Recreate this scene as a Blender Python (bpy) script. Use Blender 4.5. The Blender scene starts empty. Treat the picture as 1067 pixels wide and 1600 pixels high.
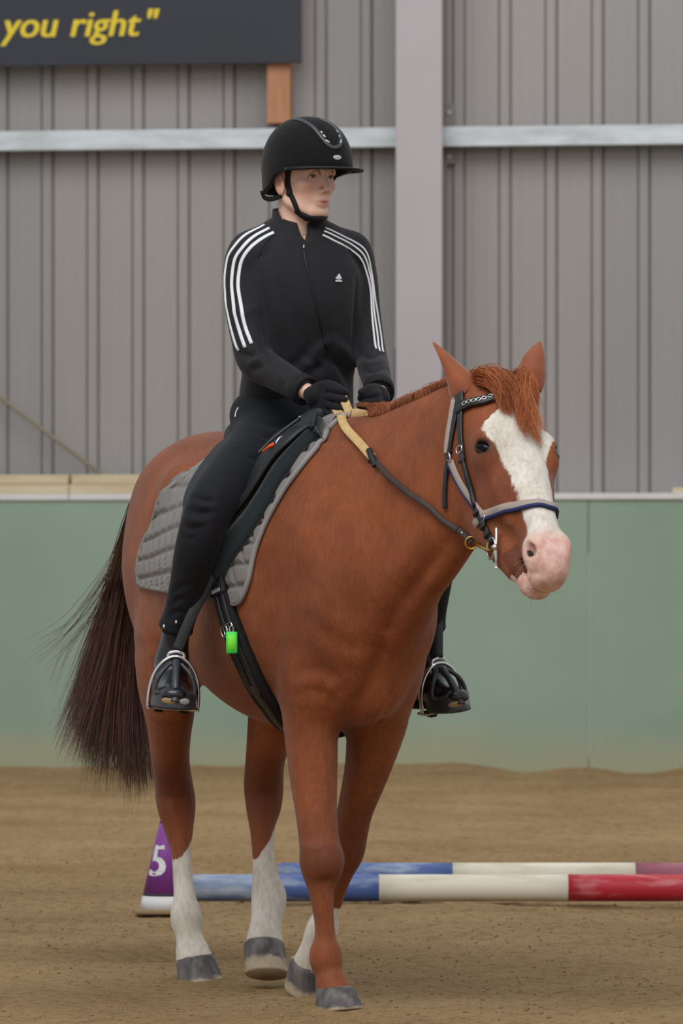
import bpy, math, random
import numpy as np
from mathutils import Vector, Matrix
from mathutils.bvhtree import BVHTree

# ---------------------------------------------------------------- camera, world, lights, exposure
scene = bpy.context.scene
F_PX = 8700.0            # focal length in pixels of a 1067 x 1600 frame
HOR = 884.0              # row of the horizon
CAM_H = 1.13
cam_d = bpy.data.cameras.new('camera')
cam = bpy.data.objects.new('camera', cam_d)
scene.collection.objects.link(cam)
cam.location = (0, 0, CAM_H)
cam.rotation_euler = (math.pi / 2, 0, 0)
cam_d.sensor_fit = 'HORIZONTAL'
cam_d.sensor_width = 36.0
cam_d.lens = 36.0 * F_PX / 1067.0
cam_d.shift_y = (HOR - 800.0) / 1067.0
cam_d.clip_end = 200
cam_d.dof.use_dof = True
cam_d.dof.focus_distance = 14.3
cam_d.dof.aperture_fstop = 14.0
scene.camera = cam

world = bpy.data.worlds.new('world')
scene.world = world
world.use_nodes = True
bg = world.node_tree.nodes['Background']
bg.inputs[0].default_value = (0.93, 0.96, 1.0, 1)
bg.inputs[1].default_value = 0.60

def area(name, loc, tgt, sx, sy, power, col=(1, 1, 1)):
    l = bpy.data.lights.new(name, 'AREA')
    l.shape = 'RECTANGLE'; l.size = sx; l.size_y = sy; l.energy = power; l.color = col
    o = bpy.data.objects.new(name, l)
    scene.collection.objects.link(o)
    o.location = loc
    o.rotation_euler = (Vector(tgt) - Vector(loc)).to_track_quat('-Z', 'Y').to_euler()
    return o
area('roof_light', (-1.5, 9.5, 7.5), (0.0, 15.5, 1.0), 7, 4, 470, (1.0, 0.98, 0.95))
area('roof_light', (0.5, 24.0, 8.0), (0.5, 28.5, 1.2), 14, 5, 540, (1.0, 0.98, 0.96))
scene.view_settings.view_transform = 'Standard'
scene.view_settings.look = 'None'
scene.view_settings.gamma = 1.0
scene.view_settings.use_curve_mapping = False
scene.view_settings.exposure = 0.0

rng = np.random.default_rng(7)
random.seed(7)
col = scene.collection

# ---------------------------------------------------------------- helpers
def lin(r, g, b):
    f = lambda c: (c / 255 / 12.92) if c / 255 <= .04045 else ((c / 255 + .055) / 1.055) ** 2.4
    return (f(r), f(g), f(b), 1.0)

def mat(name, c, rough=.7, metal=0.0, spec=.4, vary=0.0, vscale=8.0, bump=0.0, bscale=60.0, c2=None,
        stretch=(1, 1, 1), sheen=0.0, coat=0.0):
    m = bpy.data.materials.new(name)
    m.use_nodes = True
    nt = m.node_tree; N = nt.nodes; Lk = nt.links
    b = N['Principled BSDF']
    c = c if len(c) == 4 else lin(*c)
    b.inputs['Base Color'].default_value = c
    b.inputs['Roughness'].default_value = rough
    b.inputs['Metallic'].default_value = metal
    b.inputs['Specular IOR Level'].default_value = spec
    if sheen: b.inputs['Sheen Weight'].default_value = sheen
    if coat: b.inputs['Coat Weight'].default_value = coat
    tc = N.new('ShaderNodeTexCoord'); mp = N.new('ShaderNodeMapping')
    mp.inputs['Scale'].default_value = stretch
    Lk.new(tc.outputs['Object'], mp.inputs['Vector'])
    if vary or c2:
        n = N.new('ShaderNodeTexNoise'); n.inputs['Scale'].default_value = vscale
        n.inputs['Detail'].default_value = 5
        Lk.new(mp.outputs[0], n.inputs['Vector'])
        r = N.new('ShaderNodeValToRGB')
        r.color_ramp.elements[0].position = .32; r.color_ramp.elements[1].position = .68
        if c2:
            c2 = c2 if len(c2) == 4 else lin(*c2)
            r.color_ramp.elements[0].color = c2; r.color_ramp.elements[1].color = c
        else:
            r.color_ramp.elements[0].color = tuple(x * (1 - vary) for x in c[:3]) + (1,)
            r.color_ramp.elements[1].color = tuple(min(1, x * (1 + vary)) for x in c[:3]) + (1,)
        Lk.new(n.outputs[0], r.inputs[0]); Lk.new(r.outputs[0], b.inputs['Base Color'])
    if bump:
        n2 = N.new('ShaderNodeTexNoise'); n2.inputs['Scale'].default_value = bscale
        n2.inputs['Detail'].default_value = 4
        Lk.new(mp.outputs[0], n2.inputs['Vector'])
        bp = N.new('ShaderNodeBump'); bp.inputs['Strength'].default_value = bump
        bp.inputs['Distance'].default_value = min(.01, .35 / bscale)
        Lk.new(n2.outputs[0], bp.inputs['Height']); Lk.new(bp.outputs[0], b.inputs['Normal'])
    return m

def mesh_obj(name, V, F, m=None, parent=None, smooth=True, kind=None, attrs=None, origin=None, smooth_faces=None):
    """V (n,3) in the parent's space (or world); F an (m,4)/(m,3) array or a list of tuples."""
    V = np.asarray(V, dtype=np.float32)
    if origin is not None: V = V - np.asarray(origin, dtype=np.float32)
    me = bpy.data.meshes.new(name)
    if isinstance(F, np.ndarray):
        k = F.shape[1]; nf = len(F)
        me.vertices.add(len(V)); me.vertices.foreach_set('co', V.ravel())
        me.loops.add(nf * k); me.loops.foreach_set('vertex_index', F.astype(np.int32).ravel())
        me.polygons.add(nf); me.polygons.foreach_set('loop_start', np.arange(0, nf * k, k, dtype=np.int32))
        me.update(calc_edges=True)
    else:
        me.from_pydata(V.tolist(), [], [tuple(int(i) for i in f) for f in F]); me.update()
    if smooth: me.polygons.foreach_set('use_smooth', np.ones(len(me.polygons), dtype=bool))
    for k_, a in (attrs or {}).items():
        at = me.attributes.new(k_, 'FLOAT', 'POINT'); at.data.foreach_set('value', np.asarray(a, dtype=np.float32))
    me.validate()
    o = bpy.data.objects.new(name, me)
    col.objects.link(o)
    if m: me.materials.append(m)
    if parent is not None: o.parent = parent
    if kind: o['kind'] = kind
    return o

def tag(o, label, cat=None, group=None, kind=None):
    o['label'] = label
    if cat: o['category'] = cat
    if group: o['group'] = group
    if kind: o['kind'] = kind
    return o

def empty(name, loc=(0, 0, 0), rz=0.0):
    o = bpy.data.objects.new(name, None)
    o.empty_display_size = .1
    col.objects.link(o); o.location = loc; o.rotation_euler = (0, 0, rz)
    return o

class MB:
    """collects pieces, builds one mesh"""
    def __init__(s): s.v = []; s.f = []; s.n = 0
    def add(s, V, F):
        V = np.asarray(V, float)
        for f in F: s.f.append(tuple(int(i) + s.n for i in f))
        s.v.append(V); s.n += len(V); return s
    def box(s, lo, hi, M=None, bev=0.0):
        x0, y0, z0 = lo; x1, y1, z1 = hi
        if bev <= 0:
            V = np.array([(x, y, z) for x in (x0, x1) for y in (y0, y1) for z in (z0, z1)])
            F = [(0, 1, 3, 2), (4, 6, 7, 5), (0, 4, 5, 1), (2, 3, 7, 6), (0, 2, 6, 4), (1, 5, 7, 3)]
        else:
            c = np.array([(x0 + x1) / 2, (y0 + y1) / 2, (z0 + z1) / 2]); h = np.array([x1 - x0, y1 - y0, z1 - z0]) / 2
            V = []; 
            for sx in (-1, 1):
                for sy in (-1, 1):
                    for sz in (-1, 1):
                        g = np.array([sx, sy, sz])
                        for a in range(3):
                            p = h.copy() - bev; p[a] = h[a]; V.append(c + g * p)
            V = np.array(V)
            idx = lambda sx, sy, sz, a: (((sx > 0) * 2 + (sy > 0)) * 2 + (sz > 0)) * 3 + a
            F = []
            for s0 in (-1, 1):
                q = [(-1, -1), (1, -1), (1, 1), (-1, 1)]
                F.append([idx(s0, a, b, 0) for a, b in (q if s0 > 0 else q[::-1])])
                F.append([idx(b, s0, a, 1) for a, b in (q if s0 > 0 else q[::-1])])
                F.append([idx(a, b, s0, 2) for a, b in (q if s0 > 0 else q[::-1])])
            for a1 in (-1, 1):
                for b1 in (-1, 1):
                    f = [idx(a1, b1, -1, 0), idx(a1, b1, 1, 0), idx(a1, b1, 1, 1), idx(a1, b1, -1, 1)]
                    F.append(f if a1 * b1 < 0 else f[::-1])
                    f = [idx(a1, -1, b1, 0), idx(a1, 1, b1, 0), idx(a1, 1, b1, 2), idx(a1, -1, b1, 2)]
                    F.append(f if a1 * b1 > 0 else f[::-1])
                    f = [idx(-1, a1, b1, 1), idx(1, a1, b1, 1), idx(1, a1, b1, 2), idx(-1, a1, b1, 2)]
                    F.append(f if a1 * b1 < 0 else f[::-1])
                    for c1 in (-1, 1):
                        f = [idx(a1, b1, c1, 0), idx(a1, b1, c1, 1), idx(a1, b1, c1, 2)]
                        F.append(f if a1 * b1 * c1 > 0 else f[::-1])
        if M is not None: V = np.array([M @ Vector(p) for p in V])
        return s.add(V, F)
    def tube(s, P, r, n=8, closed=False, flat=1.0, up=None):
        V, F = tube_arr(P, r, n, closed, flat, up); return s.add(V, F)
    def build(s, name, m=None, parent=None, smooth=True, kind=None, origin=None):
        return mesh_obj(name, np.concatenate(s.v), s.f, m, parent, smooth, kind, origin=origin)

def nrm(v):
    v = np.asarray(v, float); n = np.linalg.norm(v, axis=-1, keepdims=True)
    return v / np.maximum(n, 1e-9)

def smooth_path(P, n=40, closed=False):
    P = np.asarray(P, float)
    if closed: Q = np.vstack([P[-1], P, P[0], P[1]])
    else: Q = np.vstack([2 * P[0] - P[1], P, 2 * P[-1] - P[-2]])
    m = len(Q) - 3
    T = np.linspace(0, m, n, endpoint=not closed)
    i = np.minimum(T.astype(int), m - 1); t = (T - i)[:, None]
    a, b, c, d = Q[i], Q[i + 1], Q[i + 2], Q[i + 3]
    return .5 * ((2 * b) + (-a + c) * t + (2 * a - 5 * b + 4 * c - d) * t ** 2 + (-a + 3 * b - 3 * c + d) * t ** 3)

def tangents(P, closed):
    if closed: return nrm(np.roll(P, -1, 0) - np.roll(P, 1, 0))
    return nrm(np.gradient(P, axis=0))

def tube_arr(P, r, n=8, closed=False, flat=1.0, up=None):
    P = np.asarray(P, float); m = len(P); r = np.broadcast_to(np.asarray(r, float), (m,))
    T = tangents(P, closed)
    U = np.zeros_like(P)
    u = np.array([0, 0, 1.0]) if abs(T[0][2]) < .9 else np.array([1.0, 0, 0])
    if up is not None: u = np.asarray(up, float)
    for i in range(m):
        if up is not None and np.ndim(up) == 2: u = up[i]
        u = u - T[i] * np.dot(u, T[i]); u = u / max(np.linalg.norm(u), 1e-9); U[i] = u
    W = np.cross(T, U)
    a = np.linspace(0, 2 * np.pi, n, endpoint=False)
    V = P[:, None] + r[:, None, None] * (np.cos(a)[None, :, None] * U[:, None] * flat + np.sin(a)[None, :, None] * W[:, None])
    V = V.reshape(-1, 3); F = []
    for i in range(m if closed else m - 1):
        j = (i + 1) % m
        for k in range(n):
            l = (k + 1) % n
            F.append((i * n + k, j * n + k, j * n + l, i * n + l)[::-1])
    if not closed:
        F.append(tuple(range(n))); F.append(tuple(range((m - 1) * n, m * n))[::-1])
    return V, F

def ribbon_arr(P, Nn, w, t=.003, closed=False, sink=.0):
    """flat strap: centre line P with normals Nn, width w, thickness t (bevelled edges)"""
    P = np.asarray(P, float); m = len(P); Nn = nrm(Nn)
    w = np.broadcast_to(np.asarray(w, float), (m,))[:, None]
    T = tangents(P, closed); S = nrm(np.cross(T, Nn))
    e = min(t * .45, .002)
    prof = [(-.5, 0, 0, -sink), (-.5, 0, 0, t - e), (-.5, e, 0, t), (.5, -e, 0, t), (.5, 0, 0, t - e), (.5, 0, 0, -sink)]
    R = [P + S * (w * a + b) + Nn * d for a, b, _, d in prof]
    V = np.stack(R, 1).reshape(-1, 3); n = len(prof); F = []
    for i in range(m if closed else m - 1):
        j = (i + 1) % m
        for k in range(n):
            l = (k + 1) % n
            F.append((i * n + k, i * n + l, j * n + l, j * n + k)[::-1])
    if not closed:
        F.append(tuple(range(n))); F.append(tuple(range((m - 1) * n, m * n))[::-1])
    return V, F

def bvh_of(V, F):
    return BVHTree.FromPolygons([tuple(v) for v in np.asarray(V, float).tolist()], [tuple(f) for f in (F.tolist() if isinstance(F, np.ndarray) else F)])

def snap(bvh, P, off=.002, rel=3):
    """nearest surface points, pushed out by off; normals averaged along the path"""
    Q = []; Nn = []
    for p in np.asarray(P, float):
        l, n, i, d = bvh.find_nearest(Vector(p))
        Q.append(l); Nn.append(n)
    Q = np.array([tuple(q) for q in Q]); Nn = np.array([tuple(q) for q in Nn])
    for _ in range(rel):
        if len(Nn) > 2: Nn[1:-1] = nrm(Nn[:-2] + Nn[1:-1] * 2 + Nn[2:])
    return Q + nrm(Nn) * off, nrm(Nn)

# ---------------------------------------------------------------- signed distance fields -> continuous bodies
def smin(a, b, k):
    if k <= 0: return np.minimum(a, b)
    h = np.maximum(k - np.abs(a - b), 0) / k
    return np.minimum(a, b) - h * h * k * .25

class Field:
    def __init__(s, lo, hi, h):
        s.lo = np.array(lo, float); s.h = h
        s.n = np.ceil((np.array(hi) - s.lo) / h).astype(int) + 1
        s.a = np.full(s.n, .4, dtype=np.float32)
    def block(s, lo, hi):
        i0 = np.clip(np.floor((np.array(lo) - s.lo) / s.h).astype(int), 0, s.n - 1)
        i1 = np.clip(np.ceil((np.array(hi) - s.lo) / s.h).astype(int) + 1, 1, s.n)
        sl = tuple(slice(a, b) for a, b in zip(i0, i1))
        ax = [(s.lo[d] + s.h * np.arange(i0[d], i1[d])).astype(np.float32) for d in range(3)]
        return sl, (ax[0][:, None, None], ax[1][None, :, None], ax[2][None, None, :])
    def merge(s, sl, d, k, op):
        A = s.a[sl]
        if op == 'u': s.a[sl] = smin(A, d, k)
        elif op == 's': s.a[sl] = -smin(-A, d, k)
    def ell(s, c, r, k=.02, R=None, op='u', pw=2):
        """ellipsoid; R rows = local axes"""
        c = np.asarray(c, float); r = np.asarray(r, float); m = max(r) + k + .02
        sl, (X, Y, Z) = s.block(c - m, c + m)
        X = X - c[0]; Y = Y - c[1]; Z = Z - c[2]
        if R is None: U, V, W = X, Y, Z
        else:
            R = np.asarray(R, float)
            U = X * R[0][0] + Y * R[0][1] + Z * R[0][2]
            V = X * R[1][0] + Y * R[1][1] + Z * R[1][2]
            W = X * R[2][0] + Y * R[2][1] + Z * R[2][2]
        q = (np.abs(U / r[0]) ** pw + np.abs(V / r[1]) ** pw + np.abs(W / r[2]) ** pw) ** (1 / pw) + 1e-6
        d = np.sqrt(U * U + V * V + W * W) * (1 - 1 / q)
        s.merge(sl, d.astype(np.float32), k, op); return s
    def sweep(s, pts, rad, side=(0, 1, 0), k=.03, pw=2.0, op='u', sub=4, grow=0.0):
        """pts control points, rad [(a across 'side', b other way)], smoothly interpolated"""
        pts = np.asarray(pts, float); rad = np.array([r if np.ndim(r) else (r, r) for r in rad], float) + grow
        if len(pts) > 2 and sub > 1:
            n = (len(pts) - 1) * sub + 1
            C = smooth_path(np.hstack([pts, rad]), n); pts = C[:, :3]; rad = np.maximum(C[:, 3:], .002)
        m = rad.max() + k + .02
        LO = pts.min(0) - m; HI = pts.max(0) + m
        sl, _ = s.block(LO, HI)
        T = np.full([q.stop - q.start for q in sl], .4, dtype=np.float32)
        side = np.asarray(side, float)
        for i in range(len(pts) - 1):
            p, q = pts[i], pts[i + 1]; L = np.linalg.norm(q - p)
            if L < 1e-6: continue
            sd = side if side.ndim == 1 else side[min(i // max(sub, 1), len(side) - 1)]
            D = (q - p) / L; u = sd - D * sd.dot(D); u /= np.linalg.norm(u); v = np.cross(D, u)
            mm = max(rad[i].max(), rad[i + 1].max()) + k + .015
            s2, (X, Y, Z) = s.block(np.minimum(p, q) - mm, np.maximum(p, q) + mm)
            loc = tuple(slice(b.start - a.start, b.stop - a.start) for a, b in zip(sl, s2))
            X = X - p[0]; Y = Y - p[1]; Z = Z - p[2]
            w = X * D[0] + Y * D[1] + Z * D[2]
            t = np.clip(w / L, 0, 1); w = w - t * L
            du = X * u[0] + Y * u[1] + Z * u[2]; dv = X * v[0] + Y * v[1] + Z * v[2]
            a = rad[i][0] + (rad[i + 1][0] - rad[i][0]) * t; b = rad[i][1] + (rad[i + 1][1] - rad[i][1]) * t
            c = .5 * (a + b)
            if pw == 2: qq = np.sqrt((du / a) ** 2 + (dv / b) ** 2 + (w / c) ** 2)
            else: qq = (np.abs(du / a) ** pw + np.abs(dv / b) ** pw + np.abs(w / c) ** pw) ** (1 / pw)
            d = np.sqrt(du * du + dv * dv + w * w) * (1 - 1 / (qq + 1e-6))
            T[loc] = np.minimum(T[loc], d)
        s.merge(sl, T, k, op); return s
    def blur(s, n=1):
        for _ in range(n):
            for ax in range(3):
                A = s.a; f = [slice(None)] * 3; g = [slice(None)] * 3; c = [slice(None)] * 3
                f[ax] = slice(2, None); g[ax] = slice(None, -2); c[ax] = slice(1, -1)
                B = A.copy(); B[tuple(c)] = .5 * A[tuple(c)] + .25 * (A[tuple(f)] + A[tuple(g)]); s.a = B
        return s
    def mesh(s):
        A = s.a; neg = A < 0
        nx, ny, nz = A.shape
        c = np.zeros((nx - 1, ny - 1, nz - 1), dtype=np.int8)
        for dx in (0, 1):
            for dy in (0, 1):
                for dz in (0, 1): c += neg[dx:nx - 1 + dx, dy:ny - 1 + dy, dz:nz - 1 + dz]
        act = (c > 0) & (c < 8)
        I = np.argwhere(act)
        idm = np.full(act.shape, -1, dtype=np.int32); idm[act] = np.arange(len(I), dtype=np.int32)
        val = {}
        for dx in (0, 1):
            for dy in (0, 1):
                for dz in (0, 1): val[dx, dy, dz] = A[I[:, 0] + dx, I[:, 1] + dy, I[:, 2] + dz]
        acc = np.zeros((len(I), 3)); cnt = np.zeros(len(I))
        for ax in range(3):
            o1, o2 = [d for d in range(3) if d != ax]
            for p in (0, 1):
                for q in (0, 1):
                    a = [0, 0, 0]; a[o1] = p; a[o2] = q; b = list(a); b[ax] = 1
                    va, vb = val[tuple(a)], val[tuple(b)]
                    m = (va < 0) != (vb < 0)
                    t = np.where(m, va / np.where(m, va - vb, 1), 0)
                    P = np.zeros((len(I), 3)); P[:, o1] = p; P[:, o2] = q; P[:, ax] = t
                    acc += P * m[:, None]; cnt += m
        V = s.lo + (I + acc / cnt[:, None]) * s.h
        Fs = []
        for ax in range(3):
            o1, o2 = [(1, 2), (2, 0), (0, 1)][ax]
            f = [slice(None)] * 3; g = [slice(None)] * 3
            f[ax] = slice(None, -1); g[ax] = slice(1, None)
            ch = neg[tuple(f)] != neg[tuple(g)]
            E = np.argwhere(ch)
            E = E[(E[:, o1] > 0) & (E[:, o2] > 0) & (E[:, o1] < A.shape[o1] - 1) & (E[:, o2] < A.shape[o2] - 1)]
            inside = neg[E[:, 0], E[:, 1], E[:, 2]]
            q = []
            for (p1, p2) in ((1, 1), (0, 1), (0, 0), (1, 0)):
                J = E.copy(); J[:, o1] -= p1; J[:, o2] -= p2
                q.append(idm[J[:, 0], J[:, 1], J[:, 2]])
            Q = np.stack(q, 1)
            Q[~inside] = Q[~inside][:, ::-1]
            Fs.append(Q)
        Fq = np.concatenate(Fs)
        # light relaxation removes the stair-steps of the grid
        return V, Fq

def relax(V, F, n=2, lam=.5):
    e = np.concatenate([F[:, [0, 1]], F[:, [1, 2]], F[:, [2, 3]], F[:, [3, 0]]])
    for it in range(n):
        for l in (lam, -lam * 1.03):
            S = np.zeros_like(V); c = np.zeros(len(V))
            for a in range(3): S[:, a] = np.bincount(e[:, 0], V[e[:, 1], a], len(V)) + np.bincount(e[:, 1], V[e[:, 0], a], len(V))
            c = np.bincount(e[:, 0], minlength=len(V)) + np.bincount(e[:, 1], minlength=len(V))
            V = V + l * (S / np.maximum(c, 1)[:, None] - V)
    return V

def vnoise(x, y, seed=0, n=64):
    r = np.random.default_rng(seed).random((n, n))
    xi = np.floor(x).astype(int); yi = np.floor(y).astype(int); fx = x - xi; fy = y - yi
    fx = fx * fx * (3 - 2 * fx); fy = fy * fy * (3 - 2 * fy)
    g = lambda a, b: r[a % n, b % n]
    return (g(xi, yi) * (1 - fx) + g(xi + 1, yi) * fx) * (1 - fy) + (g(xi, yi + 1) * (1 - fx) + g(xi + 1, yi + 1) * fx) * fy - .5

def vnormals(V, F):
    n = np.cross(V[F[:, 2]] - V[F[:, 0]], V[F[:, 3]] - V[F[:, 1]]); N = np.zeros_like(V)
    for a in range(3):
        for k in range(4): N[:, a] += np.bincount(F[:, k], n[:, a], len(V))
    return nrm(N)
def crease(V, F, lines):
    """push soft grooves (amp < 0) or ridges (amp > 0) into a surface along (points, amp, width) lines"""
    N = vnormals(V, F); D = np.zeros(len(V))
    for P, amp, w in lines:
        P = [p for p in P if p is not None]
        if len(P) < 2: continue
        P = smooth_path(np.array(P), 8 * (len(P) - 1) + 1)
        lo, hi = P.min(0) - 3 * w, P.max(0) + 3 * w
        m = np.nonzero(((V > lo) & (V < hi)).all(1))[0]
        if not len(m): continue
        Q = V[m]; best = np.full(len(m), 9.0); tt = np.zeros(len(m))
        for i in range(len(P) - 1):
            a, b = P[i], P[i + 1]; t = np.clip(((Q - a) @ (b - a)) / max((b - a) @ (b - a), 1e-12), 0, 1)
            d = np.linalg.norm(Q - (a + t[:, None] * (b - a)), axis=1); c = d < best
            best[c] = d[c]; tt[c] = ((i + t) / (len(P) - 1))[c]
        D[m] += amp * np.exp(-(best / w) ** 2) * np.sin(np.pi * np.clip(tt, .06, .94)) ** .6
    return V + N * D[:, None]
def noise3(V, s, seed=0):
    return (vnoise(V[:, 0] * s + 7, V[:, 1] * s + 3 * V[:, 2] * s * .3, seed) + vnoise(V[:, 1] * s + 11, V[:, 2] * s, seed + 1) + vnoise(V[:, 2] * s, V[:, 0] * s + 5, seed + 2)) / 1.5
def push_out(bvh, P, d):
    Q = np.array(P, float)
    for it in range(3):
        for i, p in enumerate(Q):
            l, n, _, _ = bvh.find_nearest(Vector(p)); sd = (Vector(p) - l).dot(n)
            if sd < d: Q[i] = p + np.array(n) * (d - sd)
        Q[1:-1] = .5 * Q[1:-1] + .25 * (Q[:-2] + Q[2:])
    return Q
# ---------------------------------------------------------------- the arena: sand floor
HOOFMARKS = [(-.014, 14.17, .072, .016), (-.393, 15.14, .072, .014), (-.209, 14.93, .06, .004), (-.11, 14.60, .06, .006)]
def ground_z(x, y):
    w = 30.6 - .13 * x - y                      # distance to the wall
    z = .035 * vnoise(x * .9, y * .9, 1) + .02 * vnoise(x * 2.7, y * 2.2, 2) + .012 * vnoise(x * 7, y * 6, 3)
    z += .012 * vnoise(x * 16, y * 14, 4) + .008 * vnoise(x * 33, y * 31, 5)
    near = np.exp(-((x - .05) ** 2 + (y - 14.6) ** 2) / 1.6)        # trodden flat where the horse stands
    z = z * (1 - .75 * near)
    z = z * np.clip((w - .2) / 3 + .4, .4, 1)
    z += .09 * np.clip(1 - (w - .3) / 1.6, 0, 1) ** 1.5 * (.75 + .7 * vnoise(x * .8, y * 0 + 3, 9) + .5 * vnoise(x * 3.1, y * 0 + 3, 10))
    z = z - .006
    for hx_, hy_, r_, up_ in HOOFMARKS:                             # sand pushed up round the standing hooves
        d = np.hypot(x - hx_, (y - hy_))
        z = z + up_ * np.exp(-((d - r_) / .028) ** 2) * (1 + .8 * vnoise(x * 40, y * 40, 12))
    return z

def sand_mat():
    m = mat('arena_sand', (158, 131, 94), .95, spec=.1)
    nt = m.node_tree; N = nt.nodes; Lk = nt.links; b = N['Principled BSDF']
    tc = N['Texture Coordinate']
    def noise(sc, det=6, rough=.6):
        n = N.new('ShaderNodeTexNoise'); n.inputs['Scale'].default_value = sc; n.inputs['Detail'].default_value = det
        n.inputs['Roughness'].default_value = rough
        Lk.new(tc.outputs['Object'], n.inputs['Vector']); return n
    n1 = noise(1.2); n2 = noise(22, 8, .7); n3 = noise(150, 3, .6)
    r1 = N.new('ShaderNodeValToRGB'); r1.color_ramp.elements[0].position = .3; r1.color_ramp.elements[1].position = .7
    r1.color_ramp.elements[0].color = lin(150, 124, 88); r1.color_ramp.elements[1].color = lin(176, 149, 110)
    Lk.new(n1.outputs[0], r1.inputs[0])
    r2 = N.new('ShaderNodeValToRGB'); r2.color_ramp.elements[0].position = .30; r2.color_ramp.elements[1].position = .52
    r2.color_ramp.elements[0].color = (.50, .47, .42, 1); r2.color_ramp.elements[1].color = (1, 1, 1, 1)
    Lk.new(n2.outputs[0], r2.inputs[0])
    r3 = N.new('ShaderNodeValToRGB'); r3.color_ramp.elements[0].position = .3; r3.color_ramp.elements[1].position = .6
    r3.color_ramp.elements[0].color = (.62, .6, .56, 1); r3.color_ramp.elements[1].color = (1.05, 1.05, 1.05, 1)
    Lk.new(n3.outputs[0], r3.inputs[0])
    x1 = N.new('ShaderNodeMixRGB'); x1.blend_type = 'MULTIPLY'; x1.inputs[0].default_value = .8
    x2 = N.new('ShaderNodeMixRGB'); x2.blend_type = 'MULTIPLY'; x2.inputs[0].default_value = .8
    Lk.new(r1.outputs[0], x1.inputs[1]); Lk.new(r2.outputs[0], x1.inputs[2])
    Lk.new(x1.outputs[0], x2.inputs[1]); Lk.new(r3.outputs[0], x2.inputs[2])
    Lk.new(x2.outputs[0], b.inputs['Base Color'])
    ad = N.new('ShaderNodeMath'); ad.operation = 'ADD'
    Lk.new(n2.outputs[0], ad.inputs[0]); Lk.new(n3.outputs[0], ad.inputs[1])
    bp = N.new('ShaderNodeBump'); bp.inputs['Strength'].default_value = .8; bp.inputs['Distance'].default_value = .012
    Lk.new(ad.outputs[0], bp.inputs['Height']); Lk.new(bp.outputs[0], b.inputs['Normal'])
    return m
M_SAND = sand_mat()

def build_floor():
    ys = np.concatenate([np.arange(4, 12.5, .12), np.arange(12.5, 17.5, .016), np.arange(17.5, 22, .03), np.arange(22, 31.9, .05)])
    xs = np.concatenate([np.arange(-9, -2.4, .1), np.arange(-2.4, 2.4, .024), np.arange(2.4, 9.01, .1)])
    X, Y = np.meshgrid(xs, ys); Z = ground_z(X, Y)
    V = np.stack([X, Y, Z], -1).reshape(-1, 3)
    nx = len(xs); i = np.arange(len(ys) - 1)[:, None] * nx + np.arange(nx - 1)[None]
    i = i.ravel(); F = np.stack([i, i + 1, i + nx + 1, i + nx], 1)
    o = mesh_obj('floor', V, F, M_SAND, kind='structure')
    o['label'] = 'tan sand riding arena floor, raked and scuffed'
    # loose crumbs of sand lying on it
    n = 9000
    x = rng.uniform(-2.2, 2.2, n); y = 12.6 + 9.5 * rng.random(n) ** 1.4
    r = .0018 + .0042 * rng.random(n) ** 3
    oc = np.array([(1, 0, 0), (-1, 0, 0), (0, 1, 0), (0, -1, 0), (0, 0, 1), (0, 0, -1)], float)
    of = np.array([(0, 2, 4), (2, 1, 4), (1, 3, 4), (3, 0, 4), (2, 0, 5), (1, 2, 5), (3, 1, 5), (0, 3, 5)])
    jit = .7 + .6 * rng.random((n, 6, 1))
    V = np.stack([x, y, ground_z(x, y) + r * .3], 1)[:, None] + oc[None] * r[:, None, None] * jit
    F = (np.arange(n)[:, None, None] * 6 + of[None]).reshape(-1, 3)
    c = mesh_obj('sand_crumbs', V.reshape(-1, 3), F, mat('damp_sand', (150, 122, 85), .95, spec=.1, vary=.2, vscale=3), smooth=False)
    tag(c, 'small dark crumbs of damp sand scattered over the arena floor', 'sand', kind='stuff')
build_floor()

# wall frame: u along the wall, d out of it towards the arena
WU = np.array([.99167, -.12883, 0]); WN = np.array([-.12883, -.99167, 0]); W0 = np.array([0, 30.6, 0.])
WM = Matrix(((WU[0], WN[0], 0, W0[0]), (WU[1], WN[1], 0, W0[1]), (0, 0, 1, 0), (0, 0, 0, 1)))
wall_rz = math.atan2(WU[1], WU[0])
def wobj(name, **k):                            # wall-frame empty
    o = empty(name, tuple(W0), 0)
    o.matrix_world = WM @ Matrix.Diagonal((1, 1, 1, 1)); return o
def wpt(V): V = np.asarray(V, float); return W0 + V[:, :1] * WU + V[:, 1:2] * WN + V[:, 2:3] * np.array([0, 0, 1.])

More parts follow.
